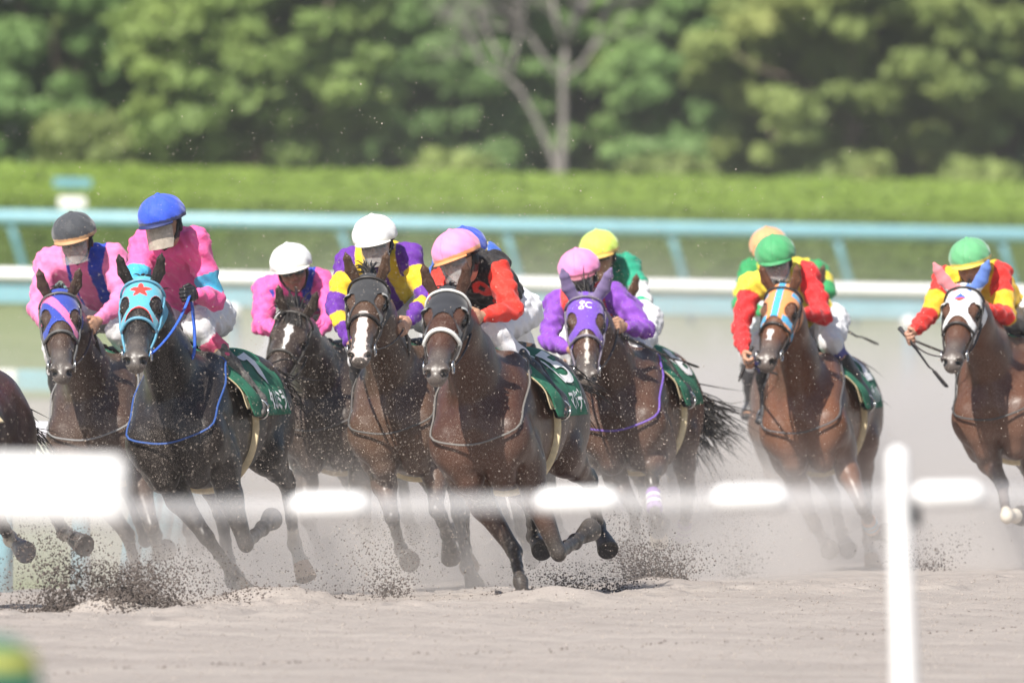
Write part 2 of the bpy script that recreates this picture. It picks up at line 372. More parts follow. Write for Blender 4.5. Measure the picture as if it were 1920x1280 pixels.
# ------------------------------------------------------------------ near rail in front of the track (out of focus)
YN = 27.0
nr = empty('near_rail', (P(1700, 1200, YN)[0], YN, 0), label='out of focus near rail with white sleeves and a tall round topped post', cat='rail')
O = np.array(nr.location)
m_sleeve = simple('sleeve_plastic', (.82, .82, .82), .3, var=.02)
m_clear = simple('clear_tube', (.80, .80, .82), .25, alpha=.20, var=.02)
def Pn(px, py, Y=YN): return P(px, py, Y)-O
xa = Pn(-120, 945-12)
for x0_, x1_ in ((545, 690), (1005, 1160), (1335, 1475), (1712, 1845)):
    m = MB(); ys_ = lambda x: 948-(x-600)*.017
    a_, b_ = Pn(x0_, ys_(x0_)), Pn(x1_, ys_(x1_)); d = nrm(b_-a_)
    m.tube([a_, a_+d*.012, a_+d*.03, b_-d*.03, b_-d*.012, b_], [.015, .030, .037, .037, .030, .015], 14); m.build('sleeve', m_sleeve, nr)
m = MB(); m.tube([Pn(150, 957), Pn(2100, 923)], .031, 12); m.build('clear_pipe', m_clear, nr)
m = MB(); xs_ = [(1722, 2400, .036), (1712, 1600, .036), (1697, 1280, .036), (1684, 905, .031), (1683, 862, .030), (1683, 848, .026), (1683, 838, .014)]
m.tube([Pn(a_, b_) for a_, b_, _ in xs_], [r for _, _, r in xs_], 16); m.build('post', m_sleeve, nr)
m = MB(); m.box(Pn(1712, 955, YN+.15), (.04, .10, .09), bev=.01); m.build('clamp', m_dark, nr)
YB = 22.0
nb = empty('rail_board', P(60, 1500, YB), label='big blurred white board with rounded corners closest to the camera at the left edge', cat='board')
Ob = np.array(nb.location); a_ = P(-190, 916, YB)-Ob; b_ = P(238, 916, YB)-Ob
m = MB(); m.box((a_+b_)/2, (b_[0]-a_[0], .07, .155), bev=.03); m.build('panel', m_sleeve, nb)
for q in (.15, .5):
    c_ = a_*(1-q)+b_*q
    m = MB(); m.box((c_[0]-.25, .06, c_[2]-1.0), (.05, .04, 2.1), bev=.008); m.build('leg', m_sleeve, nb)
# padded green and yellow cap in the near corner
m_pad, nt, b = mat_new('padded_cloth')
tc = nt.nodes.new('ShaderNodeTexCoord'); sx = nt.nodes.new('ShaderNodeSeparateXYZ'); nt.links.new(tc.outputs['Object'], sx.inputs[0])
rp = ramp(nt, sx.outputs[2], [(.0, (.02, .13, .09)), (.02, (.30, .30, .05)), (.042, (.30, .30, .05)), (.052, (.02, .13, .09))]); nt.links.new(rp.outputs[0], b.inputs['Base Color']); b.inputs['Roughness'].default_value = .8
pc = P(-8, 1262, 20.0); s = SDF(); s.ball((0, 0, 0), (.09, .085, .078)); s.ball((.05, -.02, -.03), (.05, .05, .015), .02)
V_, F_ = s.mesh(.006); o = mesh_obj('knit_cap', V_, F_, m_pad); o.location = pc
tag(o, 'blurred green knit cap with a yellow band in the bottom left corner', 'cap')
# ------------------------------------------------------------------ hedges
def leaf_mat(name, c1, c2, c3, sc=.5, trans=.25):
    m, nt, b = mat_new(name); n = noise(nt, sc, 3); r = ramp(nt, n.outputs[0], [(.3, c1), (.5, c2), (.72, c3)])
    oi = nt.nodes.new('ShaderNodeObjectInfo'); hs = nt.nodes.new('ShaderNodeHueSaturation')
    mr = nt.nodes.new('ShaderNodeMapRange'); mr.inputs[3].default_value = .8; mr.inputs[4].default_value = 1.15; nt.links.new(oi.outputs['Random'], mr.inputs[0])
    nt.links.new(mr.outputs[0], hs.inputs['Value']); nt.links.new(r.outputs[0], hs.inputs['Color']); nt.links.new(hs.outputs[0], b.inputs['Base Color'])
    b.inputs['Roughness'].default_value = .6; b.inputs['Specular IOR Level'].default_value = .3
    tr = nt.nodes.new('ShaderNodeBsdfTranslucent'); nt.links.new(hs.outputs[0], tr.inputs[0]); mx = nt.nodes.new('ShaderNodeMixShader'); mx.inputs[0].default_value = trans+.1
    out = nt.nodes['Material Output']; nt.links.new(b.outputs[0], mx.inputs[1]); nt.links.new(tr.outputs[0], mx.inputs[2]); nt.links.new(mx.outputs[0], out.inputs[0]); return m
def leaf_quads(C, size, N=None, rs=None, el=1.5, nb_=.7):
    """C (n,3) centres -> quads with random orientation biased to N"""
    rs = rs or rng; n = len(C); d = rs.normal(size=(n, 3))
    if N is not None: d = d*nb_+N*1.0
    d /= np.linalg.norm(d, axis=1)[:, None]; t = rs.normal(size=(n, 3)); t -= d*(t*d).sum(1)[:, None]; t /= np.linalg.norm(t, axis=1)[:, None]; u = np.cross(d, t)
    s = (size*(.6+.8*rs.random(n)))[:, None] if np.ndim(size) == 0 else size[:, None]
    V = np.stack([C-t*s*el-u*s*.25, C-u*s, C+t*s*el+u*s*.2, C+u*s], 1).reshape(-1, 3); return V, np.arange(n*4).reshape(n, 4)
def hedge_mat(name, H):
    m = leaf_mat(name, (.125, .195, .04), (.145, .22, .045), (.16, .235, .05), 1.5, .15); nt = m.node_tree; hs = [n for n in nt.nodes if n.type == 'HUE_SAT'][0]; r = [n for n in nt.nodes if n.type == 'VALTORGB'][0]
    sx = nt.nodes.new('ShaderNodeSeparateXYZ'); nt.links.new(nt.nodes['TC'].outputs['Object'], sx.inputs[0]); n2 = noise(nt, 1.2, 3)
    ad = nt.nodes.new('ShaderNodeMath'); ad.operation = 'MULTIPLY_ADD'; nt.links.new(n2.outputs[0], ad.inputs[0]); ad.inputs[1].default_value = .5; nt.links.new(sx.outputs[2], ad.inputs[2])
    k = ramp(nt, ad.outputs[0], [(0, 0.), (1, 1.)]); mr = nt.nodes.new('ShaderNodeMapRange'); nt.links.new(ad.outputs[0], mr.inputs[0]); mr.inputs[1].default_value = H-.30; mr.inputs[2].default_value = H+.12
    nt.links.new(mixc(nt, r.outputs[0], (.25, .365, .06), mr.outputs[0]), hs.inputs['Color']); return m  # sunlit top band painted into the leaf colour, front face kept darker
def hedge(name, Y, ztop, depth, label, mat, x0=-24, x1=24, nl=60000, zb=-.386):
    root = empty(name, (0, Y, zb), label=label, cat='hedge'); H = ztop-zb
    n = nl; X = rng.uniform(x0, x1, n); side = rng.random(n); a = rng.random(n)
    arc = a*(H-.25+depth*.9)                       # up the front face, round the shoulder, back over the top
    r = .25; N = np.zeros((n, 3)); Yl = np.zeros(n); Z = np.zeros(n)
    f = arc < H-r; Yl[f] = 0; Z[f] = arc[f]; N[f] = (0, -1, .15)
    q = (~f) & (arc < H-r+r*1.57); th = (arc[q]-(H-r))/r; Yl[q] = r-r*np.cos(th); Z[q] = H-r+r*np.sin(th); N[q] = np.stack([0*th, -np.cos(th), np.sin(th)], 1)
    t = arc >= H-r+r*1.57; Yl[t] = r+arc[t]-(H-r+r*1.57); Z[t] = H; N[t] = (0, -.1, 1)
    bmpv = .012*np.sin(X*3.1+Z*2)+.02*np.sin(X*7.7-Z*5)*.4+rng.normal(size=n)*.025
    C = np.stack([X, Yl, Z], 1)+N*bmpv[:, None]
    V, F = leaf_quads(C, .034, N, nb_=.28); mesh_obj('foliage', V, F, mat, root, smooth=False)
    m = MB(); m.box(((x0+x1)/2, depth/2+.12, H/2-.08), (x1-x0, depth-.1, H-.12), bev=.05); m.build('inner_twigs', simple('hedge_inside', (.05, .08, .02), .9, scale=3), root)
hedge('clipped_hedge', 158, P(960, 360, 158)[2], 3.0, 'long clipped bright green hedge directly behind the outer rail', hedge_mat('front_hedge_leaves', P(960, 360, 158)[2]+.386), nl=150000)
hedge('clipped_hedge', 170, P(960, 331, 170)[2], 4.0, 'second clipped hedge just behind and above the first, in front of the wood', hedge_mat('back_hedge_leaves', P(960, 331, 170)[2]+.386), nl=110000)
# ------------------------------------------------------------------ trees
m_bark = simple('bark', (.20, .15, .12), .9, var=.3, scale=8)
m_bark_grey = simple('grey_bark', (.22, .20, .185), .9, var=.2, scale=8)
leafA = leaf_mat('leaves_mid', (.20, .30, .09), (.27, .38, .11), (.33, .43, .12), .35)
leafB = leaf_mat('leaves_deep', (.15, .255, .09), (.20, .32, .11), (.25, .37, .12), .35)
leafC = leaf_mat('leaves_olive', (.21, .28, .09), (.28, .35, .11), (.35, .38, .12), .35)
def branch_tube(m, p0, p1, r0, r1, wob, rs):
    n = 6; P_ = [p0+(p1-p0)*t+rs.normal(size=3)*wob*math.sin(math.pi*t) for t in np.linspace(0, 1, n)]; m.tube(P_, list(np.linspace(r0, r1, n)), 7); return P_
def crown_mesh(seed, H, W, zlow, nclump, nleaf, droop=0, leaf=.10):
    rs = np.random.default_rng(seed); cl = []
    for i in range(nclump):
        t = rs.random()**.8; z = zlow+(H-zlow)*t; R = W*math.sqrt(max(.05, 1-((z-(zlow+(H-zlow)*.42))/((H-zlow)*.62))**2))
        a = rs.random()*6.283; q = R*(.55+.45*rs.random()) if rs.random() < .8 else R*rs.random()*.5
        cl.append((q*math.cos(a), q*math.sin(a), z, .22+.36*rs.random()))
    per = nleaf//nclump; Cs = []; Ns = []
    for x, y, z, r in cl:
        d = rs.normal(size=(per, 3)); d /= np.linalg.norm(d, axis=1)[:, None]; rr = r*(.35+.85*rs.random(per)**.6)
        sc = A(1.15, 1.15, .62); c = A(x, y, z)+d*rr[:, None]*sc; c[:, 2] -= droop*(d[:, 0]**2+d[:, 1]**2)*r*.3
        Cs.append(c); Ns.append(d)
    V, F = leaf_quads(np.concatenate(Cs), leaf, np.concatenate(Ns), rs); return V, F, cl
TREE_MESH = {}
def tree(name, x, Y, H, W, zlow, seed, mat, label, trunk_r=.18, group='trees of the wood behind the hedge', nleaf=36000, ncl=190, bark=None, z0=-.386, clone=None, rz=0):
    root = empty(name, (x, Y, z0), rz, label, 'tree', group)
    if clone in TREE_MESH:
        for me, nm in TREE_MESH[clone]:
            o = bpy.data.objects.new(nm, me); COL.objects.link(o); o.parent = root
        return root
    V, F, cl = crown_mesh(seed, H, W, zlow, ncl, nleaf); o = mesh_obj('crown', V, F, mat, root, smooth=False)
    rs = np.random.default_rng(seed+99); m = MB(); top = A(rs.normal()*.2, rs.normal()*.2, H*.8)
    tp = branch_tube(m, A(0, 0, -.1), top, trunk_r, trunk_r*.25, .12, rs)
    for c in cl[:14]:
        b0 = tp[1+int(rs.random()*3)]; branch_tube(m, b0, A(*c[:3]), trunk_r*.22, .015, .12, rs)
    o2 = m.build('trunk', bark or m_bark, root); TREE_MESH[clone or name+str(seed)] = [(o.data, 'crown'), (o2.data, 'trunk')]
    return root
def tx(px, Y): return P(px, 290, Y)[0]
tree('broadleaf_tree', tx(60, 200), 200, 8, 3.2, 1.2, 1, leafB, 'dark bluish green tree at the far left end of the wood')
tree('broadleaf_tree', tx(300, 205), 205, 7.5, 2.6, 1.7, 2, leafA, 'mid green tree left of the one whose pale trunk foot shows above the hedge')
tree('broadleaf_tree', tx(490, 196), 196, 7.2, 2.9, 2.4, 3, leafA, 'light green spreading tree whose pale trunk foot shows above the hedge', trunk_r=.19, bark=simple('sunlit_bark', (.42, .32, .25), .9), nleaf=34000)
tree('broadleaf_tree', tx(680, 209), 209, 7.5, 2.5, 2.2, 4, leafA, 'mid green tree with a dark hollow under its crown, right of the pale trunk foot')
tree('broadleaf_tree', tx(850, 203), 203, 8, 2.4, .9, 5, leafB, 'deep green tree directly left of the leafless grey tree')
tree('broadleaf_tree', tx(1130, 206), 206, 8, 3.0, .9, 6, leafA, 'mid green tree standing behind the leafless grey tree')
tree('broadleaf_tree', tx(1330, 203), 203, 7.5, 2.6, .9, 7, leafB, 'deep green tree between the leafless grey tree and the big olive one')
tree('broadleaf_tree', tx(1590, 198), 198, 8, 3.3, 1.5, 8, leafC, 'big olive and yellowish tree behind the rider in green cap at centre right', nleaf=40000)
tree('broadleaf_tree', tx(1860, 202), 202, 8, 2.7, 1.1, 9, leafC, 'olive tree at the far right end of the wood')
tree('broadleaf_tree', tx(175, 190), 190, 3.0, 1.1, 1.6, 12, leafC, 'small yellow tinged young tree in front of the wood at the far left', trunk_r=.06, nleaf=2600, ncl=14, bark=m_bark_grey)
tree('broadleaf_tree', tx(1452, 207), 207, 7.5, 2.4, .6, 14, leafA, 'mid green tree filling the gap just left of the big olive tree')
tree('broadleaf_tree', tx(1745, 207), 207, 7.5, 2.4, .6, 15, leafB, 'deep green tree right of the big olive tree')
tree('broadleaf_tree', tx(985, 211), 211, 7.5, 2.4, .5, 16, leafA, 'mid green tree seen through the left fork of the leafless grey tree')
for i, (px, Y, H_) in enumerate(((-40, 187, 1.9), (110, 193, 1.8), (800, 191, 2.4), (930, 194, 2.0), (1190, 192, 2.3), (1290, 190, 1.8), (1480, 190, 2.1), (1660, 193, 1.9), (1800, 190, 2.3), (1930, 192, 2.0))):
    tree('low_bush', tx(px, Y), Y, H_, 1.5, .2, 40+i % 3, (leafA, leafB, leafC)[i % 3], 'low rounded bush below the wood, ' + ('leftmost', 'beside the small yellow tinged tree', 'left of the leafless tree by two crowns', 'just left of the leafless tree', 'just right of the leafless tree', 'second right of the leafless tree', 'left of the big olive trunk', 'right of the big olive trunk', 'second from the right end', 'rightmost')[i], clone='bush%d' % (i % 3), rz=i*1.1, group='low bushes at the foot of the wood', nleaf=6000, ncl=26, trunk_r=.05)
BK = ('leftmost', 'second from the left', 'third from the left', 'fourth from the left', 'fifth from the left', 'fifth from the right', 'fourth from the right', 'third from the right', 'second from the right', 'rightmost')
for i, px in enumerate((-60, 200, 420, 600, 760, 980, 1230, 1450, 1700, 1960)):
    Y = 215+4*(i % 3)
    c = (9, 10, 9)[i % 3]; var = i % 3
    tree('background_tree', tx(px, Y), Y, 10, 3.2, .4, 30+var, (leafB, leafA, leafA)[var], 'tall green tree in the closed back row of the wood, %s' % BK[i], clone='bk%d' % var, rz=i*1.3, group='back row trees of the wood', nleaf=32000, ncl=170)
# bare grey tree
bt = empty('bare_tree', (tx(1050, 188), 188, -.386), label='leafless grey tree with a forked trunk standing before the wood', cat='tree')
rs = np.random.default_rng(5); m = MB(); tw = MB()
def PB(px, py): return P(px, py, 188)-np.array(bt.location)
t1 = [PB(1052, 520), PB(1054, 300), PB(1056, 150), PB(1060, 90)]
m.tube([t1[0], t1[1], PB(1057, 220), t1[2], t1[3]], [.10, .085, .07, .06, .05], 9)
m.tube([PB(1046, 420), PB(1040, 300), PB(1005, 225), PB(975, 170), PB(955, 150)], [.08, .065, .05, .045, .035], 8)
def grow(p, d, L, r, lv):
    r = r*.8
    q = p+d*L; mid = (p+q)/2+rs.normal(size=3)*L*.06; (m if lv < 2 else tw).tube([p, mid, q], [r, r*.85, r*.7], 5)
    if lv >= 6: return
    for _ in range(3 if lv < 4 else 4):
        e = nrm(d*1.0+rs.normal(size=3)*.42+A(0, 0, .12)); grow(q if rs.random() < .7 else mid, e, L*.72, r*.62, lv+1)
for st, dr, L, r in ((t1[3], (-.25, 0, 1), 1.3, .09), (t1[3], (.35, .2, 1), 1.2, .09), (t1[3], (.1, -.3, 1), 1.3, .08), (t1[2], (.7, .1, .9), 1.1, .07), (t1[2], (-.7, 0, .9), 1.1, .07), (PB(955, 150), (-.5, 0, 1), .9, .06), (PB(955, 150), (.2, .1, 1), .9, .06), (PB(975, 170), (-.9, 0, .6), .8, .05)):
    grow(st, nrm(A(*dr)), L, r, 1)
m.build('trunk', m_bark_grey, bt); tw.build('twigs', m_bark_grey, bt)
# ------------------------------------------------------------------ horses
m_coat = vcol('horse_coat', .38, .45, .25, 9, .25, 16, .012, sheen=.0, specks=.42)
m_hair = simple('horse_hair', (.018, .015, .014), .5, var=.3, scale=60)
m_eye = simple('horse_eye', (.012, .008, .006), .08, var=.02, spec=.8)
m_leather = simple('dark_leather', (.035, .03, .028), .45, var=.25, scale=60)
m_steel = simple('steel', (.62, .62, .62), .25, 1.0, var=.05)
m_fabric = vcol('knit_fabric', .75, .25, .12, 90, .35, 160, .002, sheen=.3)
m_cream = simple('cream_felt', (.72, .60, .38), .85, var=.12, scale=30, bmp=.2)
m_green = simple('green_number_cloth', (.022, .15, .085), .8, var=.2, scale=14, bmp=.3)
m_num = simple('white_print', (.8, .8, .8), .6, var=.04)
m_saddle = simple('saddle_leather', (.04, .035, .04), .4, var=.3, scale=30)
m_sheep = simple('blue_webbing', (.03, .12, .50), .7, var=.2, scale=60)
NODUST = None
class Horse: pass
def lim(d): return nrm(A(*d))
def make_horse(name, label, Y, yaw, chest, poll, muzzle, coat, legs, group='racehorses galloping in a bunch', roll=0.0, zoff=None, hood=None, blaze=None, strap=(.035, .03, .028),
               ears=None, number=None, kana=None, reins=True, points=(.02, .017, .016), hoofs={}, socks={}, wraps={}, breast=None, neckL=.78, res=.0075, tail=None, cups=None, lean=9, mane_len=1.0, dusty=.6, scale=1.0, mane_up=.0, throat_hood=True, star=None, hide_head=False, noseband=None, ring_side=True):
    yaw = rad(yaw); f = A(-math.sin(yaw), -math.cos(yaw), 0); l0 = A(-f[1], f[0], 0); lr = rad(lean); l = l0*math.cos(lr)+A(0, 0, math.sin(lr)); up = A(0, 0, math.cos(lr))-l0*math.sin(lr)
    cw = P(chest[0], chest[1], Y)                 # breast centre between the points of the shoulder
    root0 = cw-f*.74; g = float(gz(np.array(root0[0]), np.array(root0[1]))); zc = cw[2]-g
    root0 = cw-f*.74-up*zc; zo = zc-1.14       # body rises or sinks with the stride
    h = Horse(); h.f, h.l, h.O, h.name = f, l, root0, name
    to_l = lambda p: A((p-root0).dot(f), (p-root0).dot(l), (p-root0).dot(up)); h.up = up; to_w = lambda q: root0+f*q[0]+l*q[1]+up*q[2]
    h.to_l, h.to_w = to_l, to_w; h.zo = zo
    root = empty(name, root0, 0, label, 'horse', group, basis=(f, l, up)); h.root = root
    Z = lambda z: z+zo
    body = SDF()
    # trunk
    xs = [.66, .45, .20, -.08, -.36, -.60, -.80]; zs = [1.15, 1.22, 1.20, 1.205, 1.245, 1.28, 1.25]; hh = [.20, .325, .325, .30, .265, .25, .16]; ww = [.185, .235, .255, .268, .258, .252, .15]
    body.chain([A(x, 0, Z(z)) for x, z in zip(xs, zs)], [(w, q) for w, q in zip(ww, hh)], .06)
    body.limb((.36, 0, Z(1.50)), (.10, 0, Z(1.45)), (.045, .10), (.05, .06), .08)           # withers
    body.limb((-.42, 0, Z(1.43)), (-.68, 0, Z(1.40)), (.14, .10), (.12, .10), .08)
    torso_n = len(body.p)
    for s in (1, -1):
        body.limb((.30, s*.13, Z(1.42)), (.70, s*.165, Z(1.12)), (.085, .15), (.085, .13), .05)      # shoulder blade
        body.limb((.70, s*.165, Z(1.12)), (.44, s*.175, Z(.98)), (.085, .12), (.08, .12), .05)        # upper arm
        body.ball((.745, s*.100, Z(1.07)), (.085, .100, .14), .05)       # pectorals
        body.ball((.70, s*.085, Z(.93)), (.09, .07, .07), .04)
        body.limb((.60, s*.255, Z(1.20)), (.50, s*.262, Z(1.02)), .012, .012, .03, op='-')
        body.limb((-.50, s*.12, Z(1.36)), (-.62, s*.15, Z(1.10)), (.13, .17), (.12, .20), .06)       # haunch
        body.ball((-.80, s*.09, Z(1.18)), (.08, .08, .16), .05)
    body.limb((.875, 0, Z(1.14)), (.845, 0, Z(.95)), .022, .022, .04, op='-')
    neck_n = len(body.p)
    # neck + head
    nb = A(.50, 0, Z(1.36))
    if hide_head: pw = to_w(A(1.15, 0, Z(1.72))); mw = to_w(A(1.62, 0, Z(1.38)))
    else:
        pw = ray_joint(to_w(nb), poll[0], poll[1], neckL, 1); mw = ray_joint(pw, muzzle[0], muzzle[1], .60, 1)
    p_ = to_l(pw); q_ = to_l(mw); hx = nrm(q_-p_)
    uu = A(0, math.sin(lr), math.cos(lr)); hz = nrm(uu-hx*hx.dot(uu)); hy = np.cross(hz, hx)
    cr, sr = math.cos(rad(roll)), math.sin(rad(roll)); hz, hy = hz*cr+hy*sr, hy*cr-hz*sr
    if hz[0] < 0 and False: hz = -hz
    HL = lambda x, y, z: p_+hx*x+hy*y+hz*z
    h.HL, h.p, h.hx, h.hy, h.hz = HL, p_, hx, hy, hz
    th = HL(.0, 0, -.085); d0 = th-nb
    c1 = nb+d0*.33+A(0, 0, .02); c2 = nb+d0*.68+A(0, 0, .03)
    body.chain([A(.42, 0, Z(1.30)), nb+A(.06, 0, -.02), c1, c2, th], [(.17, .28), (.145, .235), (.115, .185), (.09, .135), (.078, .105)], .05)
    h.neck = (nb, c1, c2, th)
    hd = SDF()
    def hl(x0, z0, w0, h0, x1, z1, w1, h1, k=.02): hd.limb(HL(x0, 0, z0), HL(x1, 0, z1), (w0, h0), (w1, h1), k, side=hy)
    prof = [(-.02, -.075, .080, .085), (.06, -.065, .094, .085), (.15, -.070, .095, .090), (.24, -.075, .080, .090), (.34, -.072, .062, .074), (.44, -.066, .052, .058), (.53, -.066, .053, .054), (.575, -.070, .048, .046)]
    for a_, b_ in zip(prof[:-1], prof[1:]): hl(*a_, *b_)
    for s in (1, -1):
        hd.limb(HL(.10, s*.050, -.13), HL(.25, s*.045, -.135), (.032, .070), (.028, .050), .03, side=hy)     # cheek
        hd.limb(HL(.25, s*.03, -.135), HL(.50, s*.018, -.112), (.022, .03), (.018, .02), .03, side=hy)       # jaw bar
        hd.ball(HL(.145, s*.080, -.028), (.045, .024, .024), .02, axis=hx, side=hy)          # orbit
        hd.ball(HL(.170, s*.098, -.052), (.026, .014, .020), .012, '-', axis=hx, side=hy)
        hd.limb(HL(.22, s*.074, -.070), HL(.38, s*.052, -.070), .014, .009, .02)             # facial crest
        hd.ball(HL(.555, s*.040, -.045), (.036, .026, .032), .014, axis=hx, side=hy)          # nostril wing
        hd.limb(HL(.586, s*.043, -.040), HL(.540, s*.050, -.068), (.017, .017), (.012, .012), .008, '-')
        hd.limb(HL(.60, s*.040, -.036), HL(.57, s*.040, -.045), .014, .014, .008, op='-')
    hd.ball(HL(.565, 0, -.085), (.035, .040, .032), .02, axis=hx, side=hy)                    # upper lip
    hd.ball(HL(.535, 0, -.125), (.040, .033, .018), .012, axis=hx, side=hy)                    # lower lip
    hd.limb(HL(.64, -.08, -.112), HL(.64, .08, -.112), .004, .004, .006, op='-')
    hd.limb(HL(.50, .052, -.104), HL(.62, .03, -.112), .006, .006, .006, op='-'); hd.limb(HL(.50, -.052, -.104), HL(.62, -.03, -.112), .006, .006, .006, op='-')
    hd.limb(HL(.585, -.035, -.112), HL(.585, .035, -.112), .006, .006, .005, op='-')
    earA = []
    for s in (1, -1):
        b0 = HL(-.015, s*.060, -.008)
        if ears: tip = b0+hx*ears[1 if s > 0 else 0][0]+hy*ears[1 if s > 0 else 0][1]+hz*ears[1 if s > 0 else 0][2]
        else: tip = b0+hx*-.035+hy*s*.050+hz*.168
        m1 = b0*.62+tip*.38+hy*s*.012; earA.append((b0, m1, tip, s))
        hd.chain([b0, m1, m1*.35+tip*.65, tip], [(.026, .021), (.031, .017), (.021, .011), (.004, .004)], .012, side=hy)
        inn = nrm(hx*.8-hz*.1+hy*s*.35)
        hd.limb(b0*.8+m1*.2+inn*.030, m1*.62+tip*.38+inn*.020, (.014, .012), (.006, .006), .006, hy, '-')
    h.hd = hd; h.earA = earA
    body.p += hd.p
    # legs
    bones = []
    SH = {'FR': A(.50, -.155, Z(.96)), 'FL': A(.50, .155, Z(.96)), 'HR': A(-.40, -.165, Z(1.02)), 'HL': A(-.40, .165, Z(1.02))}
    Ls = {'F': (.41, .29, .20), 'H': (.43, .38, .20)}
    dflt = {'FR': (55, -50, -110), 'FL': (-15, -60, -110), 'HR': (-60, -40, -95), 'HL': (-75, -10, -60)}
    h.leg = {}
    for key in ('FR', 'FL', 'HR', 'HL'):
        s = 1 if key[1] == 'L' else -1; j = [SH[key]]; spec = legs.get(key); LL = Ls[key[0]]
        if spec is None or not hasattr(spec[0], '__len__'):
            an = spec or dflt[key]
            for q in range(3): j.append(j[-1]+LL[q]*A(math.sin(rad(an[q])), -s*.03, -math.cos(rad(an[q]))))
        else:
            for q in range(3):
                px, py, sg = spec[q]; j.append(to_l(ray_joint(to_w(j[-1]), px, py, LL[q], sg)))
        e, k1, k2, k3 = j; pd = nrm(k3-k2); past = k2+pd*.11; h.leg[key] = j
        if key[0] == 'F':
            body.limb(e+A(0, 0, .10), e*.6+k1*.4, (.085, .115), (.062, .075), .05); body.limb(e*.6+k1*.4, k1+(e-k1)*.10, (.062, .075), (.040, .043), .04)
            body.ball(k1, (.05, .041, .043), .02, axis=nrm(e-k1)); body.limb(k1+(k2-k1)*.08, k1*.5+k2*.5, (.035, .038), (.026, .033), .02)
            body.limb(k1*.5+k2*.5, k2, (.026, .033), (.031, .037), .02)
        else:
            body.limb(A(-.60, s*.15, Z(1.22)), e, (.14, .20), (.10, .14), .05); body.limb(e, e*.5+k1*.5+A(-.01, 0, 0), (.095, .13), (.060, .080), .05)
            body.limb(e*.5+k1*.5, k1, (.060, .08), (.040, .050), .03); bk = nrm(np.cross(A(0, 1, 0), nrm(k2-k1)))
            pt = k1+nrm(k1-k2)*.055+(A(-1, 0, 0) if True else bk)*.03; body.limb(k1, pt, .040, .026, .02)
            body.limb(e*.3+k1*.7+A(-.04, 0, .0), pt, .018, .018, .03)
            body.limb(k1, k1*.4+k2*.6, (.040, .045), (.028, .033), .02); body.limb(k1*.4+k2*.6, k2, (.028, .033), (.033, .040), .02)
        body.ball(k2, (.040, .034, .037), .015, axis=nrm(k2-k1)); body.limb(k2, past, (.032, .034), (.032, .034), .02)
        body.limb(past-pd*.01, k3, (.040, .042), (.056, .060), .008)
        body.ball(k3+pd*.035, (.030, .085, .085), .006, '-', axis=pd)
        bones += [(e, k1, 'up'+key), (k1, k2, 'cn'+key), (k2, past, 'ps'+key), (past+pd*.012, k3+pd*.04, 'hf'+key)]
    body.limb(A(-.84, 0, Z(1.37)), A(-.95, 0, Z(1.36)), .040, .030, .03)
    V, F = body.mesh(res)
    # colour zones
    c = np.asarray(coat, float); N_ = len(V); colr = np.tile(c, (N_, 1))
    colr *= (1+.10*fbm(V, 5, 1))[:, None]
    zz = V[:, 2]-zo
    dd = [seg_dist(V, a, b)[0] for a, b, _ in bones]; D = np.stack(dd, 1); ib = D.argmin(1); md = D.min(1)
    pt_ = np.asarray(points)
    for i, (a, b, tg) in enumerate(bones):
        sel = (ib == i) & (md < .11)
        if not sel.any(): continue
        _, t = seg_dist(V[sel], a, b)
        if tg[:2] == 'up': w = sstep(t, .55, .95)
        else: w = np.ones(sel.sum())
        cc = colr[sel]; cc = lerpc(cc, pt_, w)
        sk = socks.get(tg[2:])
        if tg[:2] in ('ps', 'cn') and sk is not None:
            ws = np.ones(sel.sum()) if tg[:2] == 'ps' else sstep(t, 1-sk, 1-sk+.06); cc = lerpc(cc, (.72, .66, .56), ws)
        if tg[:2] == 'hf': cc = np.tile(np.asarray(hoofs.get(tg[2:], (.05, .045, .042))), (len(cc), 1))
        colr[sel] = cc
    # darker dorsal line, muzzle and mealy nose
    hc = V-p_; X_, Y_, Z_ = hc@hx, hc@hy, hc@hz; inh = (X_ > -.06) & (X_ < .72) & (np.abs(Y_) < .16) & (Z_ > -.26)
    w = sstep(X_, .36, .50)*inh; colr = lerpc(colr, (.10, .088, .082), w*.85)
    w = np.exp(-((X_-.57)/.05)**2-((Z_+.10)/.035)**2)*inh; colr = lerpc(colr, (.26, .22, .20), w*.6)
    w = np.exp(-((X_-.16)/.045)**2-((np.abs(Y_)-.09)/.05)**2-((Z_+.06)/.03)**2)*inh; colr = lerpc(colr, (.012, .01, .01), np.clip(w*1.1, 0, 1)*.85)
    for s in (1, -1):
        for q in ((.57, s*.046, -.050), (.585, s*.042, -.040)):
            dn = np.linalg.norm(V-HL(*q), axis=1); colr = lerpc(colr, (.006, .005, .005), (dn < .020)*1.0)
    if blaze:
        for (x0, x1, y0, w0, w1, cc) in blaze:
            t = np.clip((X_-x0)/(x1-x0), 0, 1); ww_ = w0+(w1-w0)*t+.004*np.sin(X_*90); m_ = (X_ > x0) & (X_ < x1) & (np.abs(Y_-y0) < ww_) & (Z_ > -.075) & inh
            colr[m_] = cc
    low = np.clip(1.25-zz, 0, .8)/.8; dustc = A(.42, .36, .32)
    colr = lerpc(colr, dustc, np.clip(.02+.16*low+.07*fbm(V, 9, 3), 0, .30)*(.75*dusty if not hide_head else .3))
    bo = mesh_obj('body', V, F, m_coat, root, col=np.clip(colr, .003, 1)); h.body = bo
    # surface finders
    tors = SDF(); tors.p = [p for i, p in enumerate(body.p) if i < torso_n]; h.tors = tors
    hd2 = SDF(); hd2.p = hd.p + body.p[neck_n:neck_n+4]
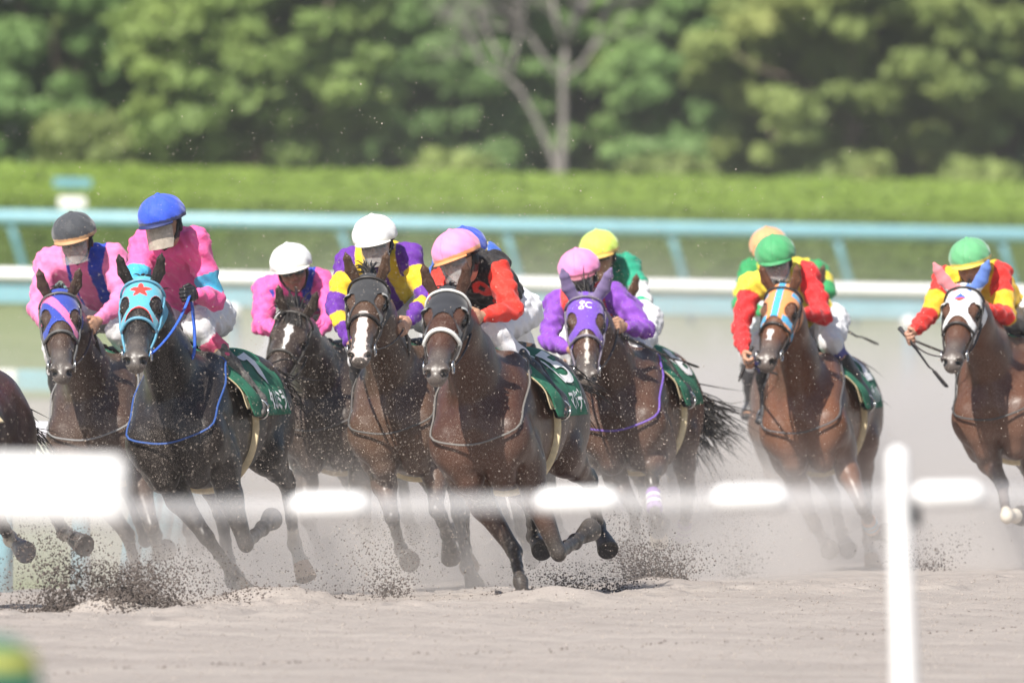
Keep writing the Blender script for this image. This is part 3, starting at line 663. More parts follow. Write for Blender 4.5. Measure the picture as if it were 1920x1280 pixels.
    def wrap(sd, C, D_, off=.006, rmax=.6):
        C = np.asarray(C, float); D_ = np.asarray(D_, float); lo_ = np.zeros(D_.shape[:-1]); hi_ = np.full(D_.shape[:-1], rmax)
        for _ in range(16):
            m_ = (lo_+hi_)/2; v = sd.eval(C+D_*m_[..., None]) < 0; lo_ = np.where(v, m_, lo_); hi_ = np.where(v, hi_, m_)
        return C+D_*((lo_+hi_)/2+off)[..., None]
    h.wrap = wrap
    def tw(x, th_, off=.006):        # on the trunk: x along, angle from the spine towards the left
        x = np.asarray(x, float); th_ = np.asarray(th_, float); x, th_ = np.broadcast_arrays(x, th_)
        C = np.stack([x, 0*x, 0*x+Z(1.19)], -1); D_ = np.stack([0*x, np.sin(th_), np.cos(th_)], -1); return wrap(tors, C, D_, off)
    h.tw = tw
    def hring(x, th_, off=.005, zc=-.07, tilt=0.0):     # round the head at x, 0 = forehead, positive to its left
        x = np.asarray(x, float); th_ = np.asarray(th_, float); x, th_ = np.broadcast_arrays(x, th_)
        C = p_+hx*x[..., None]+hz*zc; D_ = hy*np.sin(th_)[..., None]+hz*np.cos(th_)[..., None]+hx*(tilt*np.cos(th_))[..., None]
        return wrap(hd2, C, D_, off, .25)
    h.hring = hring
    # eyes
    for s in (1, -1):
        e = SDF(); e.ball(HL(.160, s*.084, -.047), .021); v_, f_ = e.mesh(.004); mesh_obj('eye', v_, f_, m_eye, root)
    # mane, forelock, tail
    m = MB(); rs = np.random.default_rng(int(abs(chest[0])))
    nseg = 420
    tv = (.10+.88*rs.random(nseg))[:, None]; bs_ = HL(-.02, 0, -.0)*tv+A(.34, 0, Z(1.56))*(1-tv); bs_[:, 2] += np.sin(np.pi*tv[:, 0])*.055-.12
    crest = SDF(); crest.p = body.p[:2]+body.p[neck_n:neck_n+4+8]+body.p[torso_n-2:torso_n]; pcs = wrap(crest, bs_, np.tile(A(0, 0, 1), (nseg, 1)), -.01, .3)
    for i in range(nseg):
        pc = pcs[i]+A(0, rs.normal()*.010, 0)
        L = mane_len*(.07+.08*rs.random())*(.45+.55*tv[i, 0]); d = nrm(A(-.45+rs.normal()*.15, rs.normal()*.22-.30, .50+mane_up+rs.normal()*.12)); pts_ = [pc]
        for q in range(4):
            d = nrm(d+A(-.12, rs.normal()*.05, -.30)); pts_.append(pts_[-1]+d*L/4)
        m.tube(pts_, [.006, .0055, .0045, .003, .0006], 3, cap=False)
    m.build('mane', m_hair, root)
    if not hide_head and hood is None:
        m = MB()
        for i in range(45):
            b_ = HL(-.01, rs.normal()*.022, .012); d = nrm(hx*.35+hz*.6+hy*rs.normal()*.5); pts_ = [b_]
            for q in range(3): d = nrm(d+hx*.5-hz*.28+hy*rs.normal()*.22-A(0, 0, .1)); pts_.append(pts_[-1]+d*.042)
            m.tube(pts_, [.006, .005, .004, .001], 3, cap=False)
        m.build('forelock', m_hair, root)
    m = MB(); dock = A(-.93, 0, Z(1.36)); tl = tail or ((-.9, .0, .12), (-.75, .0, -.65), .55)
    for i in range(260):
        d = nrm(A(*tl[0])+rs.normal(size=3)*.16); dn = nrm(A(*tl[1])+rs.normal(size=3)*A(.22, .30, .25)); L = tl[2]*(.7+.55*rs.random()); pts_ = [dock+rs.normal(size=3)*.018]
        for q in range(6):
            t = q/5; pts_.append(pts_[-1]+nrm(d*(1-t)+dn*t+rs.normal(size=3)*.10)*L/6)
        m.tube(pts_, [.006, .0055, .005, .0045, .004, .0025, .0006], 3, cap=False)
    m.build('tail', m_hair, root)
    m_str = m_leather if strap == (.035, .03, .028) else simple('strap_leather', strap, .5, var=.15, scale=50)
    # ---- head gear
    if not hide_head:
        if hood: build_hood(h, hood, cups)
        br = empty('bridle', (0, 0, 0)); br.parent = root; h.bridle = br
        T = np.linspace(-math.pi, math.pi, 33)
        def band(nm, x, ang, r, mat, flat=.4, zc=-.07, off=.007, lift=0):
            pts_ = hring(np.full(len(ang), x)+lift*np.cos(ang), ang, off, zc); mm = MB(); mm.tube(list(pts_), r, 6); return mm.build(nm, mat, br)
        nbm = simple('noseband_leather', noseband, .5, var=.1, scale=50) if noseband else m_str
        offh = .012 if hood else .007
        band('noseband', .305, T, .0085 if not noseband else .011, nbm, off=offh)
        band('browband', .010, np.linspace(-1.75, 1.75, 21), .007, nbm if noseband else m_str, zc=-.06, off=offh+.004)
        for s in (1, -1):
            xs_ = np.linspace(.03, .49, 14); an = s*np.linspace(1.62, 1.95, 14); pts_ = hring(xs_, an, offh, -.06); mm = MB(); mm.tube(list(pts_), .0065, 6); mm.build('cheek_strap', m_str, br)
            bit = hring(np.array([.485]), np.array([s*1.85]), .014, -.06)[0]; mm = MB(); tt = np.linspace(0, 2*math.pi, 15)
            mm.tube([bit+hx*.030*math.cos(a)+hz*.030*math.sin(a)+hy*s*.006 for a in tt], .0045, 6); mm.build('bit_ring', m_steel, br)
            h.bit = getattr(h, 'bit', {}); h.bit[s] = bit
        pts_ = hring(np.linspace(.04, .13, 12), np.linspace(1.7, math.pi, 12), offh, -.06); pts2 = hring(np.linspace(.13, .04, 12), np.linspace(-math.pi, -1.7, 12), offh, -.06)
        mm = MB(); mm.tube(list(pts_)+list(pts2), .006, 6); mm.build('throat_latch', m_str, br)
    # ---- trunk tack
    def patch(nm, x0, x1, a0, a1, off, mat, nx=46, na=80, edge=None, flare=0, parent=root, fl2=0):
        xx = np.linspace(0, 1, nx)[:, None]; aa = np.linspace(-1, 1, na)[None, :]; ang = a0*(aa < 0)*-aa*-1+a1*(aa >= 0)*aa
        xf = x0+(edge(np.abs(aa)) if edge else 0); X = xf+(x1-xf)*xx+0*aa; An = ang+0*xx
        wv = .006*np.sin(An*9+X*14)+.004*np.sin(X*31)
        V1 = tw(X, An, off); V1 = V1+np.stack([0*X, np.sin(An)*(wv+flare*np.abs(aa)**3*xx+fl2*sstep(np.abs(aa), .35, .8)*(1-xx)**2), 0*X], -1)
        V2 = V1-np.stack([0*X, np.sin(An), np.cos(An)], -1)*.006
        i = np.arange(nx*na).reshape(nx, na); q = np.stack([i[:-1, :-1], i[1:, :-1], i[1:, 1:], i[:-1, 1:]], -1).reshape(-1, 4)
        n0 = nx*na; ring = list(i[0, :])+list(i[1:, -1])+list(i[-1, -2::-1])+list(i[-2:0:-1, 0])
        sides = [(ring[k], ring[(k+1) % len(ring)], ring[(k+1) % len(ring)]+n0, ring[k]+n0) for k in range(len(ring))]
        Fq = np.concatenate([q, (q+n0)[:, ::-1], np.array(sides)]); return mesh_obj(nm, np.concatenate([V1.reshape(-1, 3), V2.reshape(-1, 3)]), Fq, mat, parent)
    ed = lambda a: .10*a**1.5-.22*np.clip(a-.6, 0, 1)**1.2
    patch('saddle_pad', .38, .03, -1.42, 1.42, .014, m_cream, edge=lambda a: .07*a-.22*np.clip(a-.5, 0, 1)**1.3, flare=.05, fl2=.055)
    if not hide_head: cl = patch('number_cloth', .32, -.50, -1.58, 1.58, .024, m_green, edge=lambda a: .09*a-.24*np.clip(a-.55, 0, 1)**1.3, flare=.03, fl2=.06)
    sd = SDF(); sd.limb((.16, 0, Z(1.56)), (-.02, 0, Z(1.535)), (.10, .03), (.12, .022), .03); sd.limb((-.02, 0, Z(1.535)), (-.16, 0, Z(1.58)), (.13, .022), (.12, .022), .03)
    sd.limb((.20, 0, Z(1.555)), (.18, 0, Z(1.60)), (.05, .02), (.04, .018), .02)
    for s in (1, -1): sd.limb((.10, s*.12, Z(1.50)), (.14, s*.27, Z(1.30)), (.10, .018), (.09, .012), .02, side=(1, 0, 0))
    v_, f_ = sd.mesh(.009); mesh_obj('saddle', v_, f_, m_saddle, root)
    T = np.linspace(1.35, 2*math.pi-1.35, 40); mm = MB(); mm.tube(list(tw(np.full(40, .155), T, .008)), .028, 8, flat=.22); mm.build('girth', m_cream, root)
    if number:
        def text_patch(body_txt, nm, x0, w, s_c, hgt, bold, side):
            cu = bpy.data.curves.new('txt', 'FONT'); cu.body = body_txt; cu.size = 1; cu.offset = bold; cu.resolution_u = 3
            to = bpy.data.objects.new('txt', cu); COL.objects.link(to); bpy.context.view_layer.update()
            me = bpy.data.meshes.new_from_object(to.evaluated_get(bpy.context.evaluated_depsgraph_get())); bpy.data.objects.remove(to)
            bm = bmesh.new(); bm.from_mesh(me); bmesh.ops.triangulate(bm, faces=bm.faces); bmesh.ops.subdivide_edges(bm, edges=[e for e in bm.edges if e.calc_length() > .12], cuts=2); bmesh.ops.triangulate(bm, faces=bm.faces)
            v = np.array([x.co[:] for x in bm.verts]); f_ = [tuple(x.index for x in q.verts) for q in bm.faces]; bm.free()
            lo_, hi_ = v.min(0), v.max(0); u = (v[:, 0]-lo_[0])/(hi_[0]-lo_[0]); t = (v[:, 1]-lo_[1])/(hi_[1]-lo_[1])
            X = x0-u*w if side > 0 else x0-w+u*w; An = side*(s_c-t*hgt); wv = .006*np.sin(An*9+X*14)+.004*np.sin(X*31)
            V1 = tw(X, An, .0320); aa = np.clip(np.abs(An)/1.58, 0, 1); xf_ = .32+.09*aa-.24*np.clip(aa-.55, 0, 1)**1.3; xx = np.clip((xf_-X)/(xf_+.50), 0, 1); V1[:, 1] += np.sin(An)*(wv+.03*aa**3*xx+.06*sstep(aa, .35, .8)*(1-xx)**2)
            return mesh_obj(nm, V1, f_, m_num, cl, smooth=False)
        for side in (1, -1):
            text_patch(number, 'number', -.10 if len(number) > 1 else -.16, .32 if len(number) > 1 else .20, 1.04, .66, .03, side)
            if kana: text_patch(kana, 'name_lettering', -.06, .41, 1.50, .36, .034, side)
    if breast:      # martingale / breastplate strap hanging in a loop over the chest
        mm = MB(); c0_ = A(.56, 0, Z(1.33)); v1 = nrm(A(-.62, 0, .40)); th_ = np.linspace(0, 2*math.pi, 61)
        D_ = np.stack([math.cos(t)*v1+math.sin(t)*A(0, 1, 0) for t in th_]); D_ /= np.linalg.norm(D_, axis=1)[:, None]
        pl_ = SDF(); pl_.p = [p for p in body.p if p[8] == '+']; pts_ = wrap(pl_, c0_, D_, .013, .8); pts_ = [p_q+A(.03, 0, -.03)*max(0, -math.cos(t))**3 for p_q, t in zip(pts_, th_)]
        mm.tube(pts_, .006, 6, flat=.6); mm.build('neck_strap', simple('neck_strap', breast, .6), root)
    for key, (t0, t1, colw) in wraps.items():
        e, k1, k2, k3 = h.leg[key]; mm = MB(); a_ = k1+(k2-k1)*t0; b_ = k1+(k2-k1)*t1
        mm.tube([a_, a_*.9+b_*.1, a_*.5+b_*.5, b_*.95+a_*.05, b_], [.034, .042, .042, .046, .040], 14); wm = simple('leg_wrap', colw[0], .8, var=.1, scale=60); mm.build('leg_wrap', wm, root)
        if len(colw) > 1:
            mm = MB()
            for q in (.3, .6): c_ = a_*(1-q)+b_*q; mm.tube([c_, c_+nrm(b_-a_)*.018], .0445, 14)
            mm.build('wrap_stripe', simple('wrap_stripe', colw[1], .7), bpy.data.objects[bpy.data.objects[-1].name] if False else root)
    h.Z = Z
    return h
def build_hood(h, hood, cups):
    """knitted hood: the head's surface grown by a few millimetres, cut to outline, eye openings left open"""
    hs = SDF(); hs.p = [p for p in h.hd.p if p[8] == '+']; n_ear = 6
    if not hood.get('ears'): hs.p = hs.p[:-n_ear]
    th = h.neck[3]; hs.limb(h.neck[2], th, (.09, .135), (.078, .105), .05)
    V, F = hs.mesh(.0055, iso=.006)
    c = V-h.p; X, Y, Z = c@h.hx, c@h.hy, c@h.hz
    xe = hood.get('x1', .38)+hood.get('dip', -.15)*np.sqrt(np.clip(1-(Y/.088)**2, 0, 1))
    keep = (X < np.where(Z > -.12, xe, xe+.02)) & (X > -.045-.3*np.clip(Z, 0, 1))
    ee = hood.get('eye', (.165, .066, .050)); zc = -.035
    inE = (((X-ee[0])/ee[1])**2+((Z-zc+.35*(.0))/ee[2])**2 < 1) & (np.abs(Y) > .045)
    inner = (((X-ee[0])/(ee[1]))**2+((np.abs(Y)-.095)/hood.get('ey', .037))**2 < 1) & (Z > -.10)
    keep &= ~(inE | inner)
    if hood.get('ears'):
        d = np.minimum(seg_dist(V, h.earA[0][0], h.earA[0][2])[0], seg_dist(V, h.earA[1][0], h.earA[1][2])[0]); keep |= (d < .05) & (Z > .0)
    V2, F2, ix = sub_mesh(V, F, keep); X, Y, Z = X[ix], Y[ix], Z[ix]
    col = hood['paint'](X, Y, Z)
    if hood.get('ears'):
        for (b0, m1, tip, s), cc in zip(h.earA, hood['ears']):
            d, t = seg_dist(V2, b0, tip); m = (d < .055) & (Z > .015); col[m] = np.asarray(cc)
    if hood.get('edge') is not None:
        e = hood['edge']; r1 = np.sqrt(((X-ee[0])/ee[1])**2+((np.abs(Y)-.095)/hood.get('ey', .037))**2); xe = hood.get('x1', .38)+hood.get('dip', -.15)*np.sqrt(np.clip(1-(Y/.088)**2, 0, 1))
        m = ((r1 < 1.11) & (Z > -.11)) | (X > xe-.013); col[m] = np.asarray(e)
    o = mesh_obj('hood', V2, F2, m_fabric, h.root, col=col)
    if cups is not None:
        m = MB(); cm = simple('eye_cup', cups, .5, var=.08)
        for s in (1, -1):
            vs = []; nU, nV = 12, 6
            for i in range(nU):
                a = -1.3+2.6*i/(nU-1)+math.pi
                for j in range(nV):
                    b = j/(nV-1); r = 1-.45*b*b; out = .030*math.sin(b*1.5)
                    vs.append(h.HL(.155+.072*math.cos(a)*r+.0, s*(.080+.008+out), -.045+.060*math.sin(a)*r))
            n0 = len(vs); vs += [v-h.hy*s*.004-h.hx*.004 for v in vs]
            f = []
            for i in range(nU-1):
                for j in range(nV-1):
                    q = (i*nV+j, (i+1)*nV+j, (i+1)*nV+j+1, i*nV+j+1); f += [q, tuple(n0+k for k in q[::-1])]
            for i in range(nU-1): f += [(i*nV+nV-1, (i+1)*nV+nV-1, n0+(i+1)*nV+nV-1, n0+i*nV+nV-1), (i*nV, n0+i*nV, n0+(i+1)*nV, (i+1)*nV)]
            m = MB(); m.add(vs, f); m.build('eye_cup', cm, o)
# ------------------------------------------------------------------ riders
m_skin = vcol('skin', .5, .35, .10, 60, .1, 120, .001)
m_silk = vcol('racing_silk', .6, .18, .07, 20, .5, 55, .008, sheen=.15, specks=.22)
m_breech = vcol('breeches_cloth', .6, .3, .06, 20, .4, 28, .010, sheen=.2)
m_boot = simple('dusty_boot_leather', (.035, .034, .038), .4, var=.5, scale=45, bmp=.2)
m_boot_dust = simple('sand_coated_boot', (.14, .13, .12), .75, var=.55, scale=60, bmp=.3)
m_capc = vcol('cap_cloth', .65, .3, .07, 120, .2, 200, .001, sheen=.3, specks=.25)
m_strap = simple('chin_strap', (.03, .03, .03), .6)
m_gog = simple('smoked_lens', (.05, .05, .055), .12, var=.05, spec=.7, alpha=.82)
def clear_mat(name, c, a, r=.2):
    m, nt, b = mat_new(name); n = noise(nt, 40, 3); rr = ramp(nt, n.outputs[0], [(.35, a*.7), (.7, min(1, a*1.35))]); nt.links.new(rr.outputs[0], b.inputs['Alpha'])
    b.inputs['Base Color'].default_value = (*c, 1); b.inputs['Roughness'].default_value = r; return m
m_visor = clear_mat('clear_visor', (.62, .62, .62), .24); m_visor_dusty = clear_mat('dusty_visor', (.50, .44, .37), .90, .4)
m_whip = simple('whip_leather', (.05, .045, .045), .5, var=.3, scale=80)
def add_hand(s, w, d, n, t, k=.004):
    """palm and five curled fingers closing on a rein; d along the hand, n palm side, t thumb side"""
    s.limb(w-d*.01, w+d*.035, (.026, .018), (.034, .016), .012, side=t); s.limb(w+d*.03, w+d*.078, (.036, .015), (.038, .013), .008, side=t)
    for i, L in enumerate((.92, 1.0, .96, .78)):
        b = w+d*.080+t*(.030-.0195*i)-n*.002; a1 = b+nrm(d*.75+n*.5)*.034*L; a2 = a1+nrm(-d*.1+n)*.026*L; a3 = a2+nrm(-d+n*.25)*.020*L
        s.chain([b-d*.02, b, a1, a2, a3], [.009, .0098, .0092, .0085, .0072], k)
    b = w+d*.022+t*.030; a1 = b+nrm(d*.6+n*.35+t*.45)*.034; a2 = a1+nrm(d*.55+n*.8-t*.25)*.028; s.chain([b, a1, a2], [.0125, .0105, .0085], k)
def make_rider(label, h, cap, silk, helmet, look=(0, 25), tilt=0, sh=None, el=None, ha=None, hip=None, knee=None, foot=None, band=None, visor='clear', gloves=False, skin=(.46, .26, .17), breech=(.78, .78, .80),
               knee_col=None, boots='black', whip=None, esg={'L': 1, 'R': 1}, hsg={'L': 1, 'R': 1}, reinc=None, rein_r=.007, hat_w=1.0, collar=None, emblem=None, group='jockeys riding in the bunch', show_legs=True):
    Z = h.Z; loc = lambda px, py, d: h.to_l(P(px, py, h.to_w(A(*d))[1])); sh = sh or {}; el = el or {}; ha = ha or {}; knee = knee or {}; foot = foot or {}
    root = empty('person', h.O, 0, label, 'person', group, basis=(h.f, h.l, h.up))
    Hc = loc(helmet[0], helmet[1], (.60, 0, Z(2.18)))
    yw, pt = rad(look[0]), rad(look[1]*.45-2); cp = math.cos(pt); lf = A(math.cos(yw)*cp, math.sin(yw)*cp, -math.sin(pt)); lu = nrm(A(0, 0, 1)-lf*lf[2]); ls = np.cross(lu, lf)
    ct, st = math.cos(rad(tilt)), math.sin(rad(tilt)); lu, ls = lu*ct+ls*st, ls*ct-lu*st
    K = Hc-lu*.082-lf*.012
    S = {}
    mid0 = A(.36, 0, Z(2.03))
    for s_, k in ((-1, 'R'), (1, 'L')):
        S[k] = loc(*sh[k], (.36, s_*.18, Z(2.03))) if k in sh else mid0+A(0, s_*.185, 0)
    if len(sh) == 1:
        k = list(sh)[0]; o = 'L' if k == 'R' else 'R'; S[o] = A(.38, 0, 0)+A(0, 1, 0)*(2*(K[1]*.5+S[k][1]*.0)+0) if False else A(S[k][0], S[k][1]+(-.36 if k == 'L' else .36), S[k][2]+.0)
    wv = S['L']-S['R']; wl = np.linalg.norm(wv)
    mid = (S['L']+S['R'])/2; lim_ = min(wl, .42); S['L'] = mid+wv/wl*lim_/2; S['R'] = mid-wv/wl*lim_/2
    # keep the neck a believable length
    nk = mid+A(.03, 0, .05); pel = loc(*hip, (-.14, 0, Z(1.86))) if hip else A(-.14, mid[1]*.4-.03, Z(1.84))
    E_, W_ = {}, {}
    for s_, k in ((-1, 'R'), (1, 'L')):
        E_[k] = h.to_l(ray_joint(h.to_w(S[k]), *el[k], .285, esg[k])) if k in el else S[k]+nrm(A(.35, s_*.45, -.85))*.275
        W_[k] = h.to_l(ray_joint(h.to_w(E_[k]), *ha[k], .245, hsg[k])) if k in ha else E_[k]+nrm(A(.75, -s_*.62, -.20))*.24
    KN, AN, TO, HP = {}, {}, {}, {}
    for s_, k in ((-1, 'R'), (1, 'L')):
        HP[k] = pel+A(.0, s_*.095, -.02)
        KN[k] = loc(*knee[k], (.24, s_*.27, Z(1.66))) if k in knee else A(.26, s_*.235, Z(1.66))
        AN[k] = A(.07, s_*.285, Z(1.27)+(foot.get('dz', 0)))
        TO[k] = AN[k]+A(.13, s_*.035, -.055)
    # one continuous body
    B = SDF(); d_t = nrm(mid-pel)
    B.chain([pel, pel*.5+mid*.5+A(0, 0, .02), mid-d_t*.05], [(.120, .09), (.105, .075), (.130, .08)], .04)
    B.limb(S['R'], S['L'], .046, .046, .04); B.limb(nk-A(.02, 0, .02), K-lu*.07-lf*.02, .052, .048, .03)
    for k in 'RL':
        B.chain([S[k], E_[k]], [.040, .029], .02); B.chain([E_[k], E_[k]*.7+W_[k]*.3, W_[k]], [.028, .028, .021], .015)
        B.chain([HP[k], KN[k]], [.085, .052], .04); B.chain([KN[k], KN[k]*.7+AN[k]*.3, AN[k]], [.050, .052, .034], .02); B.limb(AN[k]+A(-.03, 0, -.03), TO[k], (.034, .03), (.028, .015), .02)
        s_ = 1 if k == 'L' else -1; d = nrm(W_[k]-E_[k]); up_ = A(0, 0, 1); t = nrm(up_-d*d[2]); n = np.cross(d, t)*(-s_ if True else 1)
        n = n if n[1]*s_ < 0 else -n
        add_hand(B, W_[k]+d*.012, nrm(d+A(.25, 0, -.1)), n, t)
    q = lambda x, y, z: K+lf*x+ls*y+lu*z
    B.ball(q(-.015, 0, .02), (.098, .078, .105), .03, axis=lf, side=ls); B.ball(q(.030, 0, -.050), (.058, .056, .062), .03, axis=lf, side=ls)
    B.limb(q(.086, 0, .005), q(.108, 0, -.032), .008, .014, .012); B.ball(q(.098, .013, -.036), .009, .006); B.ball(q(.098, -.013, -.036), .009, .006)
    B.limb(q(.070, -.030, .022), q(.070, .030, .022), .017, .017, .012); B.ball(q(.070, 0, -.098), (.020, .022, .016), .02, axis=lf, side=ls)
    B.limb(q(.086, -.018, -.062), q(.086, .018, -.062), .008, .008, .006); B.limb(q(.083, -.016, -.074), q(.083, .016, -.074), .008, .008, .005)
    for s_ in (1, -1):
        B.ball(q(.090, s_*.030, .000), (.016, .018, .010), .012, '-', axis=lf, side=ls); B.ball(q(.058, s_*.045, -.030), (.026, .020, .022), .02, axis=lf, side=ls)
        B.ball(q(-.015, s_*.078, -.015), (.022, .010, .032), .008, axis=lf, side=ls)
    V, F = B.mesh(.0058); col = np.tile(np.asarray(skin, float), (len(V), 1)); col *= (1+.06*fbm(V, 25, 2))[:, None]
    c = V-K; X, Y_, Zz = c@lf, c@ls, c@lu; hd = (np.abs(X) < .14) & (np.abs(Y_) < .11) & (np.abs(Zz) < .15)
    w = np.exp(-((Y_/.022)**2)-((Zz+.068)/.011)**2)*(X > .06)*hd; col = lerpc(col, (.36, .11, .09), np.clip(w*1.1, 0, 1)*.7)
    for s_ in (1, -1):
        w = np.exp(-(((Y_-s_*.031)/.017)**2)-((Zz-.001)/.008)**2)*(X > .05)*hd; col = lerpc(col, (.02, .015, .012), np.clip(w*1.3, 0, 1)*.9)
        w = np.exp(-(((Y_-s_*.031)/.022)**2)-((Zz-.024)/.006)**2)*(X > .05)*hd; col = lerpc(col, (.03, .02, .015), np.clip(w*1.2, 0, 1)*.85)
    col[hd & (Zz > .03) & (X < .06)] = (.02, .016, .014); col[hd & (X < .012) & (Zz > -.075)] = (.02, .016, .014)
    if gloves:
        for k in 'RL':
            d = seg_dist(V, W_[k], W_[k]+nrm(W_[k]-E_[k])*.14)[0]; col[(d < .10) & ((V-W_[k])@nrm(W_[k]-E_[k]) > -.025)] = (.022, .022, .025)
    mesh_obj('body', V, F, m_skin, root, col=np.clip(col, .003, 1))
    # shirt
    J = SDF(); J.chain([pel+d_t*.04, pel*.5+mid*.5+A(0, 0, .02), mid-d_t*.03], [(.145, .11), (.140, .108), (.160, .105)], .06)
    J.limb(S['R'], S['L'], .072, .072, .05); J.limb(nk-A(.03, 0, .03), nk+(K-nk)*.28, .066, .060, .03)
    for k in 'RL':
        J.chain([S[k], S[k]*.45+E_[k]*.55, E_[k]], [.068, .057, .048], .035); J.chain([E_[k], E_[k]*.5+W_[k]*.5, W_[k]-nrm(W_[k]-E_[k])*.012], [.048, .042, .032], .025)
    def wr(x, y, z):
        return .0055*np.sin(x*38+y*21+3*np.sin(z*17))*np.sin(z*33+x*12-y*15)+.0042*np.sin(x*74-z*62+y*35+2*np.sin(y*22))+.003*np.sin(y*110+z*52+2*np.sin(x*30))
    V, F = J.mesh(.0065, disp=wr)
    segs = [(pel, mid, 'tor'), (S['R'], E_['R'], 'uaR'), (S['L'], E_['L'], 'uaL'), (E_['R'], W_['R'], 'faR'), (E_['L'], W_['L'], 'faL')]
    D = np.stack([seg_dist(V, a, b)[0]-(.085 if tg == 'tor' else 0) for a, b, tg in segs], 1); ib = D.argmin(1); col = np.zeros((len(V), 3))
    lat = (V-mid)@nrm(S['L']-S['R']); fr = (V-mid)@nrm(np.cross(d_t, A(0, 1, 0)))
    for i, (a, b, tg) in enumerate(segs):
        m_ = ib == i
        if m_.any(): _, t = seg_dist(V[m_], a, b); col[m_] = silk(tg[:2] if tg != 'tor' else 'tor', t, lat[m_], V[m_]-mid, tg[-1])
    if collar is not None: col[np.linalg.norm(V-(nk+(K-nk)*.2), axis=1) < .085] = collar
    jk = mesh_obj('jacket', V, F, m_silk, root, col=np.clip(col, 0, 1))
    # breeches and boots
    Q = SDF(); Q.limb(pel-d_t*.05, pel+d_t*.10, (.150, .115), (.145, .105), .05)
    for k in 'RL': Q.chain([HP[k], HP[k]*.5+KN[k]*.5, KN[k]], [.100, .082, .064], .05); Q.chain([KN[k], KN[k]*.62+AN[k]*.38], [.066, .056], .03)
    V, F = Q.mesh(.0075, disp=wr); col = np.tile(np.asarray(breech, float), (len(V), 1))
    if knee_col is not None:
        for k in 'RL':
            d, t = seg_dist(V, KN[k]*.98+HP[k]*.02, KN[k]*.6+AN[k]*.4); col[(d < .10) & (t > .40)] = knee_col
    mesh_obj('breeches', V, F, m_breech, root, col=col)
    for k in 'RL':
        Q = SDF(); Q.chain([KN[k]*.66+AN[k]*.34, KN[k]*.45+AN[k]*.55, AN[k]], [.061, .056, .044], .02); Q.limb(AN[k]+A(-.05, 0, -.03), TO[k]+A(.015, 0, -.012), (.036, .036), (.034, .022), .03); Q.limb(AN[k], AN[k]*.5+TO[k]*.5, .042, .034, .03); Q.ball(AN[k]+A(-.055, 0, -.055), .028, .015)
        V, F = Q.mesh(.0065, disp=lambda x, y, z: .003*np.sin(z*60+x*20)*np.sin(x*40+y*30)); mesh_obj('boot', V, F, m_boot_dust if boots == 'dust' else m_boot, root)
        # stirrup belongs to the horse's saddle
        si = MB(); c_ = TO[k]*.6+AN[k]*.4+A(0, 0, -.03); tt = np.linspace(0, 2*math.pi, 17); si.tube([c_+A(-.02, math.cos(a)*.046, math.sin(a)*.05+.015) for a in tt], .006, 6); si.build('stirrup', m_steel, h.root)
        si = MB(); si.tube([c_+A(0, 0, .10), A(.05, (1 if k == 'L' else -1)*.20, Z(1.50))], .013, 6, flat=.25); si.build('stirrup_leather', m_leather, h.root)
    # helmet with cloth cap
    hm = empty('helmet'); hm.parent = root
    C = Hc-lu*.032; s = SDF(); s.ball(C, (.138*hat_w, .120*hat_w, .112), axis=lf, side=ls); V, F = s.mesh(.005); c = V-C; z = c@lu; cut = -.022-.012*np.clip((c@lf)/.136, -1, 1)
    V = V+lu*np.clip(cut-z, 0, None)[:, None]; z = (V-C)@lu; V = V+(nrm_rows(c)*(.0022*np.sin(np.arctan2(c@ls, c@lf)*9+z*40)*np.sin(z*60))[:, None]); az = np.arctan2(c@ls, c@lf); cc = np.tile(np.asarray(cap, float), (len(V), 1))
    seam = np.abs(((az/(math.pi/2)) % 1)-.5) > .488; cc[seam & (z < .107)] *= .78
    if band is not None: cc[z < cut+.020] = band
    V += (lu*.0)[None]; mesh_obj('cap', V, F, m_capc, hm, col=cc)
    m = MB(); m.tube([C+lu*.108, C+lu*.113, C+lu*.119], [.016, .015, .004], 10); m.build('cap_button', simple('cap_button', cap, .7), hm)
    # peak
    nA = 15; vs = []
    for j in range(2):
        for i in range(nA):
            a = -1.0+2.0*i/(nA-1); r0 = C+(lf*math.cos(a)*.134+ls*math.sin(a)*.114)*hat_w-lu*(.026); r1 = r0+(lf*math.cos(a)+ls*math.sin(a)*.6)*.034*math.cos(a*1.35)-lu*.012*math.cos(a)
            vs += [r0-lu*.004*j, r1-lu*.004*j]
    f_ = []
    for i in range(nA-1): b_ = 2*i; f_ += [(b_, b_+1, b_+3, b_+2), tuple(2*nA+k for k in (b_+2, b_+3, b_+1, b_)), (b_+1, b_+1+2*nA, b_+3+2*nA, b_+3)]
    pk = band if band is not None else cap
    m = MB(); m.add(vs, f_); m.build('peak', simple('cap_peak', pk, .6), hm)
    # straps and goggles / visor
    m = MB(); m.tube([q(.0, .082, .02), q(.02, .074, -.04), q(.045, .045, -.095), q(.055, 0, -.118), q(.045, -.045, -.095), q(.02, -.074, -.04), q(.0, -.082, .02)], .007, 6, flat=.5); m.build('chin_strap', m_strap, hm)
    def sheet_(nm, rf, rs_, a0, z0, z1, mat, par, fo=0, nn=17, lean=0):
        V1 = []
        for j in range(5):
            zz = z0+(z1-z0)*j/4
            for i in range(nn):
                a = -a0+2*a0*i/(nn-1); cr_ = 1-.10*(abs(i/(nn-1)*2-1)**6)*(j in (0, 4)); V1.append(q(rf*math.cos(a*cr_)+fo+lean*j/4, rs_*math.sin(a*cr_), zz))
        n0 = len(V1); V1 += [v-lf*.0025 for v in V1]; g = np.arange(5*nn).reshape(5, nn); ff = []
        for j in range(4):
            for i in range(nn-1): qd = (g[j, i], g[j, i+1], g[j+1, i+1], g[j+1, i]); ff += [tuple(int(x) for x in qd), tuple(int(x)+n0 for x in qd[::-1])]
